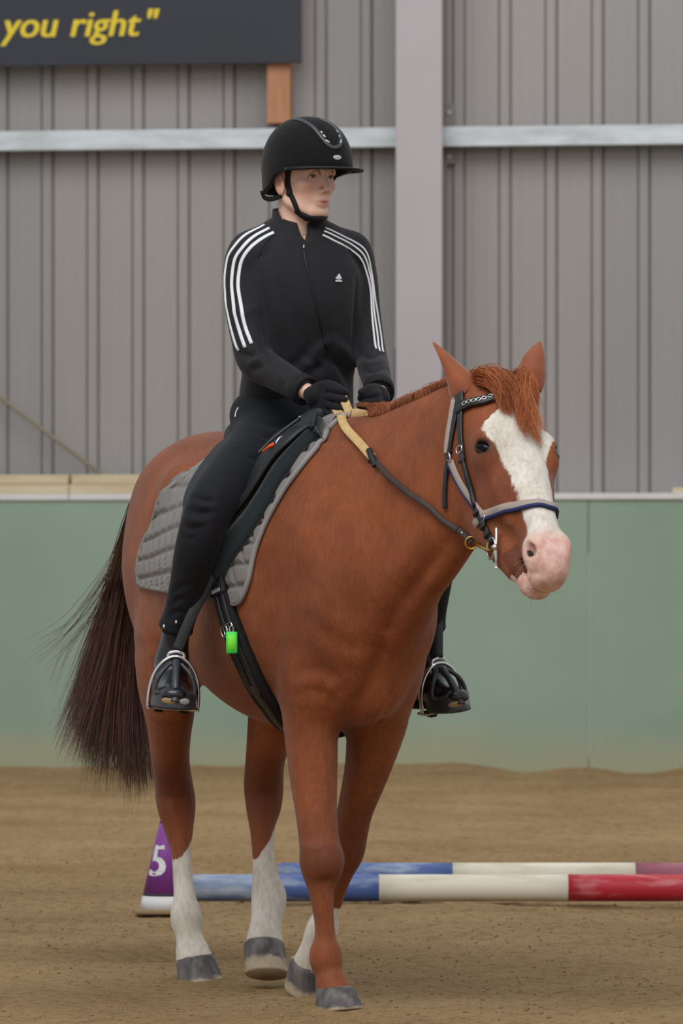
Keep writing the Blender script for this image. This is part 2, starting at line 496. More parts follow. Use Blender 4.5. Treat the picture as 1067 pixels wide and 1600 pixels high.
# cladding sheets: box profile steel, one sheet per four ribs
M_CLAD = mat('grey_coated_steel', (146, 142, 140), .55, spec=.35, vary=.05, vscale=1.2, stretch=(1, 1, .25))
M_CLAD2 = mat('grey_coated_steel_b', (141, 138, 137), .55, spec=.35, vary=.05, vscale=1.2, stretch=(1, 1, .25))
def cladding():
    wall = empty('wall_back')
    wall['kind'] = 'structure'; wall['label'] = 'grey box-profile steel cladding above the green kickboard'
    P = .2542; r0 = -1.611
    prof1 = [(0, -.016), (.004, -.016), (.007, 0), (.045, 0), (.047, .0012), (.066, .0012), (.068, 0), (.120, 0), (.122, .0012), (.141, .0012), (.143, 0),
             (.184, 0), (.187, -.012), (.191, -.012), (.196, .010), (.199, .012), (.240, .012), (.243, .010)]
    for s in range(-9, 9):
        pts = []
        for k in range(4):
            for (u, d) in prof1: pts.append((r0 + (s * 4 + k) * P + u + .004, d))
        pts.append((r0 + (s * 4 + 4) * P + .004, -.0165))
        pts.append((r0 + (s * 4 + 4) * P + .008, -.0165))
        off = .0012 * (s % 2)
        V = []; 
        for z in (1.2, 6.2):
            for u, d in pts: V.append((u, d + off, z))
        n = len(pts); F = [(i, i + 1, i + 1 + n, i + n)[::-1] for i in range(n - 1)]
        mesh_obj('cladding_sheet', wpt(V), F, (M_CLAD, M_CLAD2)[s % 2], wall, smooth=False)
cladding()

def wbox(mb, u0, u1, d0, d1, z0, z1, bev=.0):
    return mb.box((u0, d0, z0), (u1, d1, z1), WM, bev)

def green_mat():
    m = mat('green_board_paint', (138, 156, 140), .75, spec=.25)
    nt = m.node_tree; N = nt.nodes; Lk = nt.links; b = N['Principled BSDF']; tc = N['Texture Coordinate']
    n = N.new('ShaderNodeTexNoise'); n.inputs['Scale'].default_value = .8; n.inputs['Detail'].default_value = 6
    Lk.new(tc.outputs['Object'], n.inputs['Vector'])
    r = N.new('ShaderNodeValToRGB'); r.color_ramp.elements[0].position = .3; r.color_ramp.elements[1].position = .7
    r.color_ramp.elements[0].color = lin(129, 148, 131); r.color_ramp.elements[1].color = lin(144, 163, 148)
    Lk.new(n.outputs[0], r.inputs[0])
    # rain streaks and dust thrown up from the sand along the foot
    mp = N.new('ShaderNodeMapping'); mp.inputs['Scale'].default_value = (5, 5, .5); Lk.new(tc.outputs['Object'], mp.inputs['Vector'])
    s = N.new('ShaderNodeTexNoise'); s.inputs['Scale'].default_value = 1.6; s.inputs['Detail'].default_value = 4; Lk.new(mp.outputs[0], s.inputs['Vector'])
    sr = N.new('ShaderNodeValToRGB'); sr.color_ramp.elements[0].position = .66; sr.color_ramp.elements[1].position = .8
    sr.color_ramp.elements[0].color = (0, 0, 0, 1); sr.color_ramp.elements[1].color = (.35, .35, .35, 1); Lk.new(s.outputs[0], sr.inputs[0])
    x = N.new('ShaderNodeMixRGB'); x.inputs[2].default_value = lin(168, 178, 160)
    Lk.new(sr.outputs[0], x.inputs[0]); Lk.new(r.outputs[0], x.inputs[1])
    sep = N.new('ShaderNodeSeparateXYZ'); Lk.new(tc.outputs['Object'], sep.inputs[0])
    ma = N.new('ShaderNodeMath'); ma.operation = 'MULTIPLY_ADD'; ma.inputs[1].default_value = .45; Lk.new(n.outputs[0], ma.inputs[0]); ma.inputs[2].default_value = -.13
    gt = N.new('ShaderNodeMapRange'); gt.inputs[3].default_value = 1; gt.inputs[4].default_value = 0
    sb = N.new('ShaderNodeMath'); sb.operation = 'SUBTRACT'; Lk.new(sep.outputs[2], sb.inputs[0]); Lk.new(ma.outputs[0], sb.inputs[1])
    gt.inputs[1].default_value = .0; gt.inputs[2].default_value = .16; Lk.new(sb.outputs[0], gt.inputs[0])
    x2 = N.new('ShaderNodeMixRGB'); x2.inputs[2].default_value = lin(160, 158, 128)
    mu = N.new('ShaderNodeMath'); mu.operation = 'MULTIPLY'; mu.inputs[1].default_value = .75; Lk.new(gt.outputs[0], mu.inputs[0])
    Lk.new(mu.outputs[0], x2.inputs[0]); Lk.new(x.outputs[0], x2.inputs[1]); Lk.new(x2.outputs[0], b.inputs['Base Color'])
    return m
M_GREEN = green_mat()
def kickboard():
    w = empty('wall_lower'); w['kind'] = 'structure'; w['label'] = 'pale green painted kickboard along the foot of the wall'
    edges = [-8.5 + 1.22 * i for i in range(15)]
    for i in range(14):
        b = MB(); wbox(b, edges[i] + .13, edges[i + 1] + .126, .30 + .0015 * (i % 2), .33 + .0015 * (i % 2), -.25, 1.497, .0015)
        b.build('kickboard_panel', M_GREEN, w, smooth=False)
kickboard()
M_WHITE = mat('white_painted_board', (205, 205, 203), .6, vary=.06, vscale=6, bump=.2, bscale=30)
M_TIMB = mat('pale_pine', (206, 194, 168), .75, c2=(186, 168, 130), vscale=2.2, stretch=(1, 1, 9), bump=.2, bscale=20)
t = empty('trim_1'); t['kind'] = 'structure'; t['label'] = 'thin white ledge capping the green kickboard'
for a, b_ in ((-8, -5.6), (-5.596, -3.2), (-3.196, -1.462), (-1.458, .9), (.904, 3.2), (3.204, 5.6), (5.604, 8)):
    mb = MB(); wbox(mb, a, b_, .02, .345, 1.488, 1.522, .003); mb.build('ledge_board', M_WHITE, t, smooth=False)
t = tag(empty('timber_rail', (0, 0, 0)), 'pale pine rail lying along the kickboard top, left of the horse', 'rail')
for a, b_ in ((-8, -5.3), (-5.296, -1.462), (-1.458, .32)):
    mb = MB(); wbox(mb, a, b_, .17, .335, 1.522, 1.575, .004); mb.build('lower_board', M_TIMB, t, smooth=False)
    mb = MB(); wbox(mb, a + .01, b_ - .004, .15, .325, 1.577, 1.628, .004); mb.build('upper_board', M_TIMB, t, smooth=False)
t = tag(empty('timber_offcut'), 'short pale timber block on the white ledge at the far right edge', 'block')
mb = MB(); wbox(mb, 1.84, 2.5, .19, .30, 1.522, 1.552, .004); mb.build('board', M_TIMB, t, smooth=False)

# steel frame
M_GALV = mat('galvanised_steel', (196, 203, 208), .5, metal=.25, c2=(170, 176, 178), vscale=9, stretch=(.5, 1, 2))
M_DIRT = mat('dusty_top', (146, 138, 116), .9)
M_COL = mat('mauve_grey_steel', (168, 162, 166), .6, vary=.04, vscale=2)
M_COLD = mat('mauve_grey_steel_shaded', (128, 119, 116), .6, vary=.04, vscale=2)  # darker copy of the column steel, shade put into the colour of set-back parts
def purlin(u0, u1, lab):
    t = tag(empty('purlin'), lab, 'steel rail', 'galvanised rails on the cladding')
    z0, z1 = 3.418, 3.525
    mb = MB(); wbox(mb, u0, u1, .155, .160, z0, z1, .001); mb.build('web', M_GALV, t, smooth=False)
    mb = MB(); wbox(mb, u0, u1, .038, .154, z1 - .004, z1, 0); mb.build('top_flange', M_DIRT, t, smooth=False)
    mb = MB(); wbox(mb, u0, u1, .104, .154, z0, z0 + .004, 0); wbox(mb, u0, u1, .100, .104, z0, z0 + .02, 0); mb.build('bottom_lip', M_GALV, t, smooth=False)
purlin(-8, .40, 'long galvanised steel rail across the cladding left of the column, behind the rider')
purlin(.56, 8, 'galvanised steel rail across the cladding right of the column')
t = tag(empty('steel_column'), 'mauve grey steel I-beam column standing behind the horse and rider', 'column')
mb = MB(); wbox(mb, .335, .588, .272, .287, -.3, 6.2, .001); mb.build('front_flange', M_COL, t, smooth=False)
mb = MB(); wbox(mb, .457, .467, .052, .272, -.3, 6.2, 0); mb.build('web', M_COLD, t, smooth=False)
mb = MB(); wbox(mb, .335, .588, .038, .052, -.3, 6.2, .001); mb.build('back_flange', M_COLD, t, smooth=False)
mb = MB()
for z in (3.60, 3.36): wbox(mb, .592, .612, .055, .065, z, z + .02, .003)
mb.build('bolt', M_GALV, t, smooth=False)
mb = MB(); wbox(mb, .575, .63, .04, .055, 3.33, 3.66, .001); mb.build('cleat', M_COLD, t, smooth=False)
# diagonal brace rod
def wpx(px, py, d=.1):                          # a point of the wall plane seen at a pixel of the photograph
    k = (px - 533.5) / F_PX
    # X = u*WU.x + d*WN.x ; Y = 30.6 + u*WU.y + d*WN.y ; X = k*Y
    u = (k * (30.6 + d * WN[1]) - d * WN[0]) / (WU[0] - k * WU[1])
    Y = 30.6 + u * WU[1] + d * WN[1]
    return (u, d, CAM_H + (HOR - py) * Y / F_PX)
a = np.array(wpx(-260, 424)); b_ = np.array(wpx(160, 742))
mb = MB().tube(wpt(np.array([a, b_])), .011, 8); br = mb.build('brace_rod', mat('dull_olive_steel', (128, 122, 104), .7))
tag(br, 'thin diagonal steel brace rod on the cladding at the left', 'rod')
mb = MB(); u0, _, z1 = wpx(616, 545, .12); u1, _, z0 = wpx(633, 612, .12)
wbox(mb, u0, u1, .05, .12, z0 - .02, z1, .004); g = mb.build('junction_box', mat('navy_plastic', (52, 66, 84), .5), smooth=False)
tag(g, 'small dark blue box beside the column, just behind the rider\'s left elbow', 'box')
# banner, its text and the batten under it
M_BAN = mat('charcoal_banner_vinyl', (43, 45, 54), .65, vary=.06, vscale=2)
t = tag(empty('banner'), 'charcoal banner with yellow italic lettering at the top left', 'banner')
u1, _, zb = wpx(470, 98, .2)
mb = MB(); wbox(mb, -5.0, u1, .185, .200, zb, 5.3, .002); mb.build('panel', M_BAN, t, smooth=False)
mb = MB(); wbox(mb, -5.0, u1 - .01, .165, .185, zb + .002, zb + .035, 0); wbox(mb, u1 - .03, u1 - .002, .165, .185, zb, 5.3, 0)
mb.build('frame', mat('dark_frame', (40, 38, 34), .7), t, smooth=False)

def text_mesh(name, body, size, m, parent, M, shear=0.0, bold=0.0, extrude=.001, align='LEFT', space=1.0, sx=1.0):
    c = bpy.data.curves.new(name, 'FONT'); c.body = body; c.size = size; c.shear = shear; c.offset = bold
    c.extrude = extrude; c.align_x = align; c.space_character = space; c.resolution_u = 3
    o = bpy.data.objects.new(name, c); col.objects.link(o)
    dg = bpy.context.evaluated_depsgraph_get(); dg.update()
    me = bpy.data.meshes.new_from_object(o.evaluated_get(dg))
    bpy.data.objects.remove(o); me.name = name
    me.transform(Matrix.Diagonal((sx, 1, 1, 1)))
    me.transform(M); me.materials.clear(); me.materials.append(m)
    r = bpy.data.objects.new(name, me); col.objects.link(r)
    if parent is not None: r.parent = parent
    return r
M_YEL = mat('yellow_print', (214, 190, 40), .6)
u0, _, z0 = wpx(3, 58.5, .2)
TM = WM @ Matrix(((1, 0, 0, u0), (0, 0, 1, .2005), (0, 1, 0, z0), (0, 0, 0, 1)))
for k, (wd, u_, sp_) in enumerate((('you', 0, 1.0), ('right', .372, 1.0), ('"', .78, 1.0))):
    for q in range(5):
        text_mesh('lettering', wd, .205, M_YEL, t, TM @ Matrix.Translation((u_ + (q - 2) * .0022, .0006 * (q % 2), .00002 * q)), shear=.22)
a1, _, _ = wpx(419, 100, .1); a2, _, zt = wpx(455, 92, .1); _, _, zb2 = wpx(455, 197, .1)
mb = MB(); wbox(mb, a1, a2, .038, .150, zb2 + .012, zt + .8, .003)
bt = mb.build('wooden_batten', mat('orange_pine', (176, 128, 96), .75, c2=(160, 112, 80), vscale=4, stretch=(6, 1, 1)), smooth=False)
tag(bt, 'orange-brown timber batten hanging below the banner, above the rider\'s helmet', 'batten')
# small rust marks on the wall sheets are left to the sheet material

# ---------------------------------------------------------------- poles on the ground
def pole(name, y, x0, segs, label, r=.046, z=.0, worn=.5):
    t = tag(empty(name, (0, y, 0)), label, 'pole', 'painted ground poles')
    n = 28; a = np.linspace(0, 2 * np.pi, n, endpoint=False)
    x = x0
    for i, (L, m_, nm) in enumerate(segs):
        mb = MB(); pts = np.array([(x + q * L, 0, z + r) for q in np.linspace(0, 1, 6)])
        V, F = tube_arr(pts, r + (.0003 if i % 2 else 0), n); mb.add(V, F)
        o = mb.build(nm, m_, t); o['label'] = {'blue_band': 'scuffed blue painted band', 'white_band': 'cream white painted band', 'red_band': 'scuffed red painted band'}[nm]
        x += L
    return t
def worn(name, c, c2, sc, lo=.42, hi=.6):
    m = mat(name, c, .5, spec=.4, c2=c2, vscale=sc, stretch=(.6, 2.2, 2.2))
    for n in m.node_tree.nodes:
        if n.type == 'VALTORGB': n.color_ramp.elements[0].position = lo; n.color_ramp.elements[1].position = hi
    return m
M_PB = worn('worn_blue_paint', (74, 98, 156), (150, 164, 186), 9, .36, .5)
M_PW = worn('cream_paint', (228, 222, 204), (206, 196, 170), 7, .3, .5)
M_PR = worn('worn_red_paint', (186, 42, 56), (206, 110, 114), 11, .34, .46)
M_PR2 = worn('dull_red_paint', (154, 72, 92), (160, 100, 116), 9)
M_PBp = worn('pale_worn_blue_paint', (116, 136, 172), (176, 184, 196), 9, .4, .6)
yf = 18.75; yb = 19.48
X = lambda px, y: (px - 533.5) * y / F_PX
pole('ground_pole', yf, X(300, yf), [(X(425, yf) - X(300, yf), M_PBp, 'blue_band'), (X(592, yf) - X(425, yf), M_PB, 'blue_band'), (X(887, yf) - X(592, yf), M_PW, 'white_band'), (.64, M_PR, 'red_band'), (.64, M_PW, 'white_band'), (.6, M_PB, 'blue_band')],
     'front ground pole with bright red and cream bands lying on the sand', .0455)
pole('ground_pole', yb, X(434, yb), [(X(707, yb) - X(434, yb), M_PB, 'blue_band'), (X(992, yb) - X(707, yb), M_PW, 'white_band'), (.64, M_PR2, 'red_band'), (.64, M_PW, 'white_band'), (.6, M_PB, 'blue_band')],
     'rear ground pole, half hidden behind the bright red and cream one', .0455)

# ---------------------------------------------------------------- the numbered cone
def cone():
    y = 18.3; x = X(258, y); H = .335; R = .078
    t = tag(empty('marker_cone', (x, y, .0)), 'purple marker cone with a white number 5 behind the hind leg', 'cone')
    n = 40
    def ring(z0, z1, name, m, thick=0.0):
        r0 = R * (1 - z0 / H) + .006; r1 = R * (1 - z1 / H) + .006
        pr = [(r0 + thick, z0), (r1 + thick, z1), (r1 - .003, z1), (r0 - .003, z0)]
        a = np.linspace(0, 2 * np.pi, n, endpoint=False)
        V = [(rr * math.cos(q), rr * math.sin(q), z) for rr, z in pr for q in a]
        F = [(i * n + k, i * n + (k + 1) % n, ((i + 1) % 4) * n + (k + 1) % n, ((i + 1) % 4) * n + k) for i in range(4) for k in range(n)]
        return mesh_obj(name, V, F, m, t)
    MP = mat('purple_sleeve', (134, 62, 150), .5, vary=.06, vscale=12); MW = mat('white_plastic', (222, 222, 224), .5); MK = mat('dark_band', (52, 42, 60), .6)
    ring(.0, .047, 'white_base', MW, .001); ring(.047, .056, 'dark_band', MK, .0012); ring(.056, .285, 'purple_sleeve', MP, .001)
    ring(.285, .292, 'dark_band', MK, .0012); ring(.292, H - .005, 'white_tip', MW)
    mb = MB(); mb.box((-.095, -.095, -.012), (.095, .095, .004), None, .004); f = mb.build('foot', mat('sandy_rubber', (150, 128, 98), .9), t)
    # the 5, wrapped on to the cone
    ds = [text_mesh('number', '5', .145, MW, t, Matrix.Translation(((q - 2) * .0022, 0, 0)), extrude=.0004, align='CENTER') for q in range(5)]
    for d in ds: me = d.data
    for v in [v for d in ds for v in d.data.vertices]:
        zz = v.co.y + .114; rr = R * (1 - zz / H) + .0085 + v.co.z
        ang = -math.pi / 2 - .50 + v.co.x / (R * .7)
        v.co = (rr * math.cos(ang), rr * math.sin(ang), zz)
cone()
# ---------------------------------------------------------------- the horse
TH = math.radians(24)
HF = np.array([math.sin(TH), -math.cos(TH), 0]); HL = np.array([math.cos(TH), math.sin(TH), 0]); HO = np.array([-.153, 14.74, 0])
HRZ = math.atan2(HF[1], HF[0])
def to_world(p): p = np.asarray(p, float); return HO + p[..., 0:1] * HF + p[..., 1:2] * HL + p[..., 2:3] * np.array([0, 0, 1.])
def at(x, px, py):
    """point of the horse's frame at distance x along its axis that stands at a photograph pixel"""
    k = (px - 533.5) / F_PX
    y = (k * (HO[1] + x * HF[1]) - HO[0] - x * HF[0]) / (HL[0] - k * HL[1])
    Y = HO[1] + x * HF[1] + y * HL[1]
    return (x, y, CAM_H + (HOR - py) * Y / F_PX)
def ray(bvh, px, py):
    """the visible point of a surface (horse frame) under a photograph pixel"""
    o = np.array([0, 0, CAM_H]); d = np.array([(px - 533.5) / F_PX, 1, (HOR - py) / F_PX])
    def loc(v, p=True):
        w = v - HO if p else v
        return Vector((w @ HF, w @ HL, w[2]))
    return bvh.ray_cast(loc(o), loc(d, False).normalized())
def thing_at(name, lab, cat, base=(0, 0, 0), group=None):
    """an Empty in the horse's frame; children are given in horse-frame coordinates with origin=base"""
    o = empty(name, tuple(to_world(np.array(base, float))), HRZ); o['_b'] = 0; del o['_b']
    return tag(o, lab, cat, group)

HORSE = thing_at('horse', 'chestnut horse with broad white blaze, walking towards us under the rider', 'horse')

# head frame: a along the face to the muzzle, s to its left, n out of the forehead
PH = np.array(at(.975, 790, 604))
yaw, pit, HS_ = math.radians(-8), math.radians(44), 1.03
hd = np.array([math.cos(yaw), math.sin(yaw), 0]); hs = np.array([-math.sin(yaw), math.cos(yaw), 0]); up = np.array([0, 0, 1.])
hA = hd * math.cos(pit) - up * math.sin(pit); hN = hd * math.sin(pit) + up * math.cos(pit)
rl = math.radians(-6); hs, hN = hs * math.cos(rl) + hN * math.sin(rl), hN * math.cos(rl) - hs * math.sin(rl)
HR = np.array([hA, hs, hN])
def hp(a, s, n): return PH + HS_ * (a * hA + s * hs + n * hN)
def hpl(L): return [hp(*q) for q in L]
def head_co(V): return (np.asarray(V) - PH) @ HR.T / HS_

def eye_frame(s):
    out = nrm(hR3 @ np.array([.30, s * .66, .62])); lng = nrm(hR3 @ np.array([.62, s * -.72, .10])); lng = nrm(lng - out * out.dot(lng))
    return np.array([lng, np.cross(out, lng), out])
def eye_c(s): return (.192, s * .081, -.040)
hR3 = HR.T
fld = Field((-.98, -.48, -.02), (1.42, .52, 1.72), .0068)
yb = lambda x: .055 * min(1, max(0, (-.1 - x) / .45))
B = [(-.74, 1.17, .13, .17), (-.62, 1.20, .20, .245), (-.45, 1.205, .235, .275), (-.24, 1.13, .262, .325), (0, 1.07, .285, .35),
     (.2, 1.055, .272, .355), (.38, 1.075, .205, .345), (.50, 1.085, .165, .29), (.58, 1.08, .14, .22)]
fld.sweep([(x, yb(x) + (.005 if x > .5 else 0), z) for x, z, a, b in B], [(a, b) for x, z, a, b in B], (0, 1, 0), 0, 2.1, sub=14)
# spine, withers, croup
fld.sweep([(-.66, .055, 1.335), (-.5, .055, 1.378), (-.3, .03, 1.372), (0, 0, 1.38), (.2, 0, 1.41), (.33, 0, 1.445), (.5, .01, 1.43)], [.05, .06, .055, .05, .045, .048, .05], (0, 1, 0), .14)
for s in (-1, 1):
    yy = .055
    # croup muscles, point of hip, thigh
    fld.ell((-.52, yy + s * .11, 1.31), (.22, .115, .14), .10)
    fld.ell((-.33, yy * .7 + s * .195, 1.33), (.055, .035, .05), .09)
    fld.ell((-.66, yy + s * .125, 1.12), (.15, .095, .24), .10)
    fld.ell((-.50, yy + s * .165, 1.08), (.20, .085, .25), .10)
    fld.ell((-.30, yy * .5 + s * .175, .96), (.11, .075, .12), .10)
    # shoulder blade, arm
    R = nrm(np.array([(.5, 0, -.87), (0, 1, 0), (.87, 0, .5)]))
    fld.ell((.44, s * .118 + .0, 1.18), (.25, .055, .13), .08, R)
    fld.ell((.50, s * .108 + .005, 1.0), (.12, .065, .13), .06)
    fld.ell((.42, s * .124 + .005, .92), (.12, .058, .14), .06)
    fld.ell((.575, s * .07 + .005, .985), (.08, .065, .13), .06)
fld.ell((.52, .0, .82), (.10, .09, .09), .08)
# neck
fld.sweep([(.36, .0, 1.20), (.53, .005, 1.20), (.68, .03, 1.25), (.80, .065, 1.325), (.895, .105, 1.405), (.96, .13, 1.45)],
          [(.175, .25), (.135, .265), (.105, .245), (.085, .215), (.075, .175), (.07, .14)], (-.2, .97, 0), .08, 2.0, sub=8)
fld.sweep([(.38, .0, 1.455), (.55, .02, 1.470), (.70, .05, 1.50), (.83, .09, 1.535), (.92, .125, 1.56)], [.04, .035, .032, .03, .03], (0, 1, 0), .07)
# legs: (x, px, py, lateral radius, fore-aft radius)
def leg(L, k=.05, side=(.2, .97, 0), pw=2.2):
    P = [at(x, px, py) for x, px, py, a, b in L]
    fld.sweep(P, [(a, b) for *_, a, b in L], side, k, pw); return P
RF = leg([(.43, 488, 1065, .085, .11), (.42, 486, 1130, .070, .088), (.44, 489, 1200, .062, .072), (.475, 494, 1268, .053, .055), (.50, 499, 1318, .051, .050), (.512, 502, 1346, .053, .052),
          (.518, 501, 1376, .038, .040), (.525, 503, 1405, .029, .034), (.53, 507, 1445, .0245, .034), (.535, 508, 1474, .029, .037), (.54, 509, 1496, .042, .046), (.557, 514, 1522, .034, .037), (.575, 521, 1548, .045, .048)])
LF = leg([(.42, 600, 1065, .085, .11), (.40, 589, 1130, .075, .09), (.37, 574, 1200, .058, .068), (.325, 556, 1262, .046, .052), (.30, 548, 1300, .044, .05), (.285, 543, 1330, .043, .046),
          (.255, 532, 1362, .033, .037), (.22, 521, 1398, .028, .033), (.19, 510, 1432, .031, .035), (.178, 503, 1452, .041, .042), (.160, 489, 1482, .033, .035), (.137, 478, 1512, .040, .040)])
RH = leg([(-.45, 270, 1000, .10, .18), (-.45, 263, 1070, .078, .13), (-.50, 264, 1130, .060, .095), (-.555, 266, 1185, .052, .068), (-.60, 272, 1228, .052, .062), (-.605, 275, 1255, .053, .060), (-.59, 279, 1290, .040, .050),
          (-.565, 283, 1330, .0265, .04), (-.54, 286, 1375, .0265, .036), (-.52, 289, 1408, .031, .036), (-.51, 291, 1434, .043, .045), (-.49, 296, 1465, .036, .036), (-.472, 303, 1497, .050, .048)])
LH = leg([(-.22, 430, 1010, .09, .15), (-.22, 430, 1080, .072, .11), (-.27, 422, 1140, .060, .08), (-.32, 414, 1190, .052, .062), (-.36, 412, 1228, .053, .06), (-.36, 412, 1256, .048, .056), (-.345, 410, 1290, .034, .046),
          (-.32, 411, 1330, .029, .037), (-.295, 414, 1368, .033, .036), (-.28, 420, 1402, .047, .046), (-.265, 417, 1432, .042, .042), (-.25, 414, 1455, .044, .043), (-.235, 413, 1480, .052, .048)])
# knee and hock bones
for p, r in ((RF[5], (.05, .045, .05)),):
    fld.ell(np.array(p) + (.012, 0, 0), r, .03)
fld.ell(np.array(RH[4]) + (-.05, 0, .02), (.04, .028, .05), .03)
fld.ell(np.array(LH[4]) + (-.05, 0, .02), (.04, .028, .05), .03)
# head
fld.sweep(hpl([(-.035, 0, -.075), (.05, 0, -.083), (.13, 0, -.088), (.20, 0, -.09), (.28, 0, -.083), (.36, 0, -.073), (.44, 0, -.062), (.50, 0, -.06), (.545, 0, -.065), (.568, 0, -.073)]),
          [(.052, .07), (.075, .083), (.088, .088), (.083, .09), (.068, .082), (.054, .070), (.043, .060), (.042, .055), (.043, .053), (.036, .045)], hs, .05, 2.5)
for s in (-1, 1):
    fld.ell(hp(.19, s * .058, -.165), (.145, .036, .115), .05, HR)
    fld.ell(hp(.185, s * .080, -.048), (.060, .026, .044), .045, HR)
    fld.ell(hp(.28, s * .052, -.085), (.11, .018, .03), .05, HR)
    fld.sweep(hpl([(.20, s * .052, -.19), (.30, s * .052, -.190), (.40, s * .048, -.170), (.48, s * .040, -.150)]), [(.03, .06), (.030, .05), (.026, .042), (.022, .034)], hs, .04)
    fld.ell(hp(.525, s * .036, -.050), (.046, .022, .040), .025, HR)
fld.ell(hp(.12, 0, -.14), (.14, .085, .11), .06, HR)
fld.sweep(hpl([(.25, 0, -.18), (.36, 0, -.165), (.46, 0, -.152), (.535, 0, -.146)]), [(.045, .05), (.036, .04), (.032, .032), (.034, .030)], hs, .04)
fld.ell(hp(.538, 0, -.152), (.038, .038, .027), .025, HR)
fld.ell(hp(.572, 0, -.085), (.030, .040, .040), .03, HR)
for s in (-1, 1):
    fld.ell(hp(.540, s * .052, -.038), (.022, .022, .014), .008, HR, 's')       # nostril
    eR = eye_frame(s); fld.ell(hp(*eye_c(s)) + eR[2] * .012, (.025, .017, .018), .010, eR, 's')        # eye socket
fld.ell(hp(.535, 0, -.118), (.058, .09, .0050), .010, HR, 's')                   # mouth line
hV, hF_ = fld.mesh()
hV = relax(hV, hF_, 6)
del fld
_b = bvh_of(hV, hF_)
def hx(L):
    o = []
    for q in L:
        h = ray(_b, *q)[0]
        if h is not None: o.append(np.array(h))
    return o
hV = crease(hV, hF_, [
    (hx([(698, 850), (668, 890), (632, 940), (606, 985)]), -.012, .022), (hx([(690, 800), (650, 850), (610, 905), (580, 960)]), .006, .03),
    (hx([(606, 985), (588, 1040), (566, 1090), (548, 1130)]), -.016, .022),
    (hx([(450, 1060), (480, 1048), (512, 1052), (540, 1070)]), -.005, .020), (hx([(462, 1082), (490, 1078), (520, 1092), (530, 1118)]), -.004, .016),
    (hx([(540, 1060), (520, 1075), (530, 1100), (524, 1130)]), .006, .016), (hx([(612, 1060), (600, 1090), (585, 1120), (575, 1150)]), .008, .012),
    (hx([(632, 1040), (610, 1080), (590, 1130), (572, 1170)]), -.007, .012),
    (hx([(470, 950), (500, 985), (545, 1010), (585, 1015)]), -.007, .03), (hx([(440, 900), (430, 980), (428, 1050), (432, 1100)]), -.008, .03),
    (hx([(520, 760), (500, 830), (480, 900), (470, 960)]), -.006, .04), (hx([(590, 740), (560, 820), (540, 900), (530, 970)]), .006, .05),
    (hx([(640, 700), (620, 760), (600, 830)]), -.005, .03), (hx([(475, 1150), (480, 1200), (490, 1260)]), -.004, .010), (hx([(500, 1150), (508, 1210), (512, 1262)]), .004, .010),
    (hx([(470, 1316), (490, 1326), (520, 1318)]), .004, .010), (hx([(472, 1368), (495, 1380), (522, 1372)]), -.004, .010), (hx([(495, 1400), (500, 1440), (503, 1480)]), .003, .008),
    (hx([(245, 760), (238, 800), (234, 850)]), -.006, .02), (hx([(212, 900), (222, 960), (236, 1020), (244, 1070)]), .006, .02), (hx([(232, 930), (250, 990), (262, 1050)]), -.006, .02),
    (hx([(275, 1240), (270, 1260), (276, 1285)]), .004, .01), (hx([(276, 1330), (280, 1380), (284, 1430)]), -.003, .008), (hx([(405, 1300), (412, 1350), (418, 1390)]), -.003, .008),
    (hx([(760, 730), (775, 770), (785, 790)]), .005, .012), (hx([(742, 740), (738, 780), (748, 815)]), -.004, .016), (hx([(770, 820), (790, 840), (805, 870)]), -.004, .012),
    (hx([(736, 690), (745, 678), (762, 676)]), .004, .008), (hx([(815, 880), (835, 896), (862, 895)]), -.003, .008), (hx([(852, 850), (862, 875), (868, 900)]), -.003, .006)])
hV = hV + vnormals(hV, hF_) * (noise3(hV, 9, 21) * .004)[:, None] * (hV[:, 2] > .7)[:, None]
def smoothstep(x, a, b): t = np.clip((x - a) / (b - a), 0, 1); return t * t * (3 - 2 * t)
hc = head_co(hV); A_, S_, N_ = hc[:, 0], hc[:, 1], hc[:, 2]
on_head = (A_ > -.1) & (hV[:, 0] > .9)
blaze_r = np.interp(A_, [.05, .09, .12, .15, .185, .21, .25, .30, .40, .46, .50, .54], [-.02, .04, .078, .094, .088, .076, .062, .050, .044, .044, .052, .11])
blaze_l = np.interp(A_, [.05, .09, .12, .16, .20, .24, .30, .36, .40], [-.02, .04, .085, .10, .07, .052, .048, .052, .12])
white = np.where(S_ < 0, blaze_r + S_, blaze_l - S_)
white = np.where(on_head, np.minimum(white, .02), -.05)
under = smoothstep(-N_, .03, .09) * .05                                   # brown below the line of the mouth corner
white = np.where(on_head & (A_ < .5), white - under, white)
muz = (A_ - np.where(N_ < -.105, .535, .495)) * 1.0
white = np.where(on_head & (A_ > .46), np.maximum(white, np.minimum(muz, .02)), white)
pink = np.where(on_head, smoothstep(A_, .47, .54), 0)
def near_leg(P): 
    P = np.array(P); d = np.full(len(hV), 9.0)
    for i in range(len(P) - 1):
        a, b = P[i], P[i + 1]; t = np.clip(((hV - a) @ (b - a)) / ((b - a) @ (b - a)), 0, 1)
        d = np.minimum(d, np.linalg.norm(hV - (a + t[:, None] * (b - a)), axis=1))
    return d
low = hV[:, 2] < .62
D = [np.where(low, near_leg(P[3:]), 9) for P in (RF, LF, RH, LH)]
which = np.argmin(D, 0); isleg = np.min(D, 0) < .09
ang = hV[:, 1] * 1.0
sock = np.full(len(hV), -.05)
for i, (zt, P) in enumerate(((-.1, RF), (.235, LF), (.355, RH), (.385, LH))):
    m = isleg & (which == i); c = np.array(P)
    dy = hV[:, 1] - np.interp(hV[:, 2], c[::-1, 2], c[::-1, 1])
    slope = {0: 0, 1: 0, 2: 1.1, 3: 1.6}[i]
    v = zt + slope * np.clip(dy, -.04, .04) * (1 if i == 2 else 1) - hV[:, 2]
    sock[m] = np.clip(v, -.05, .03)[m]
white = np.maximum(white, sock)
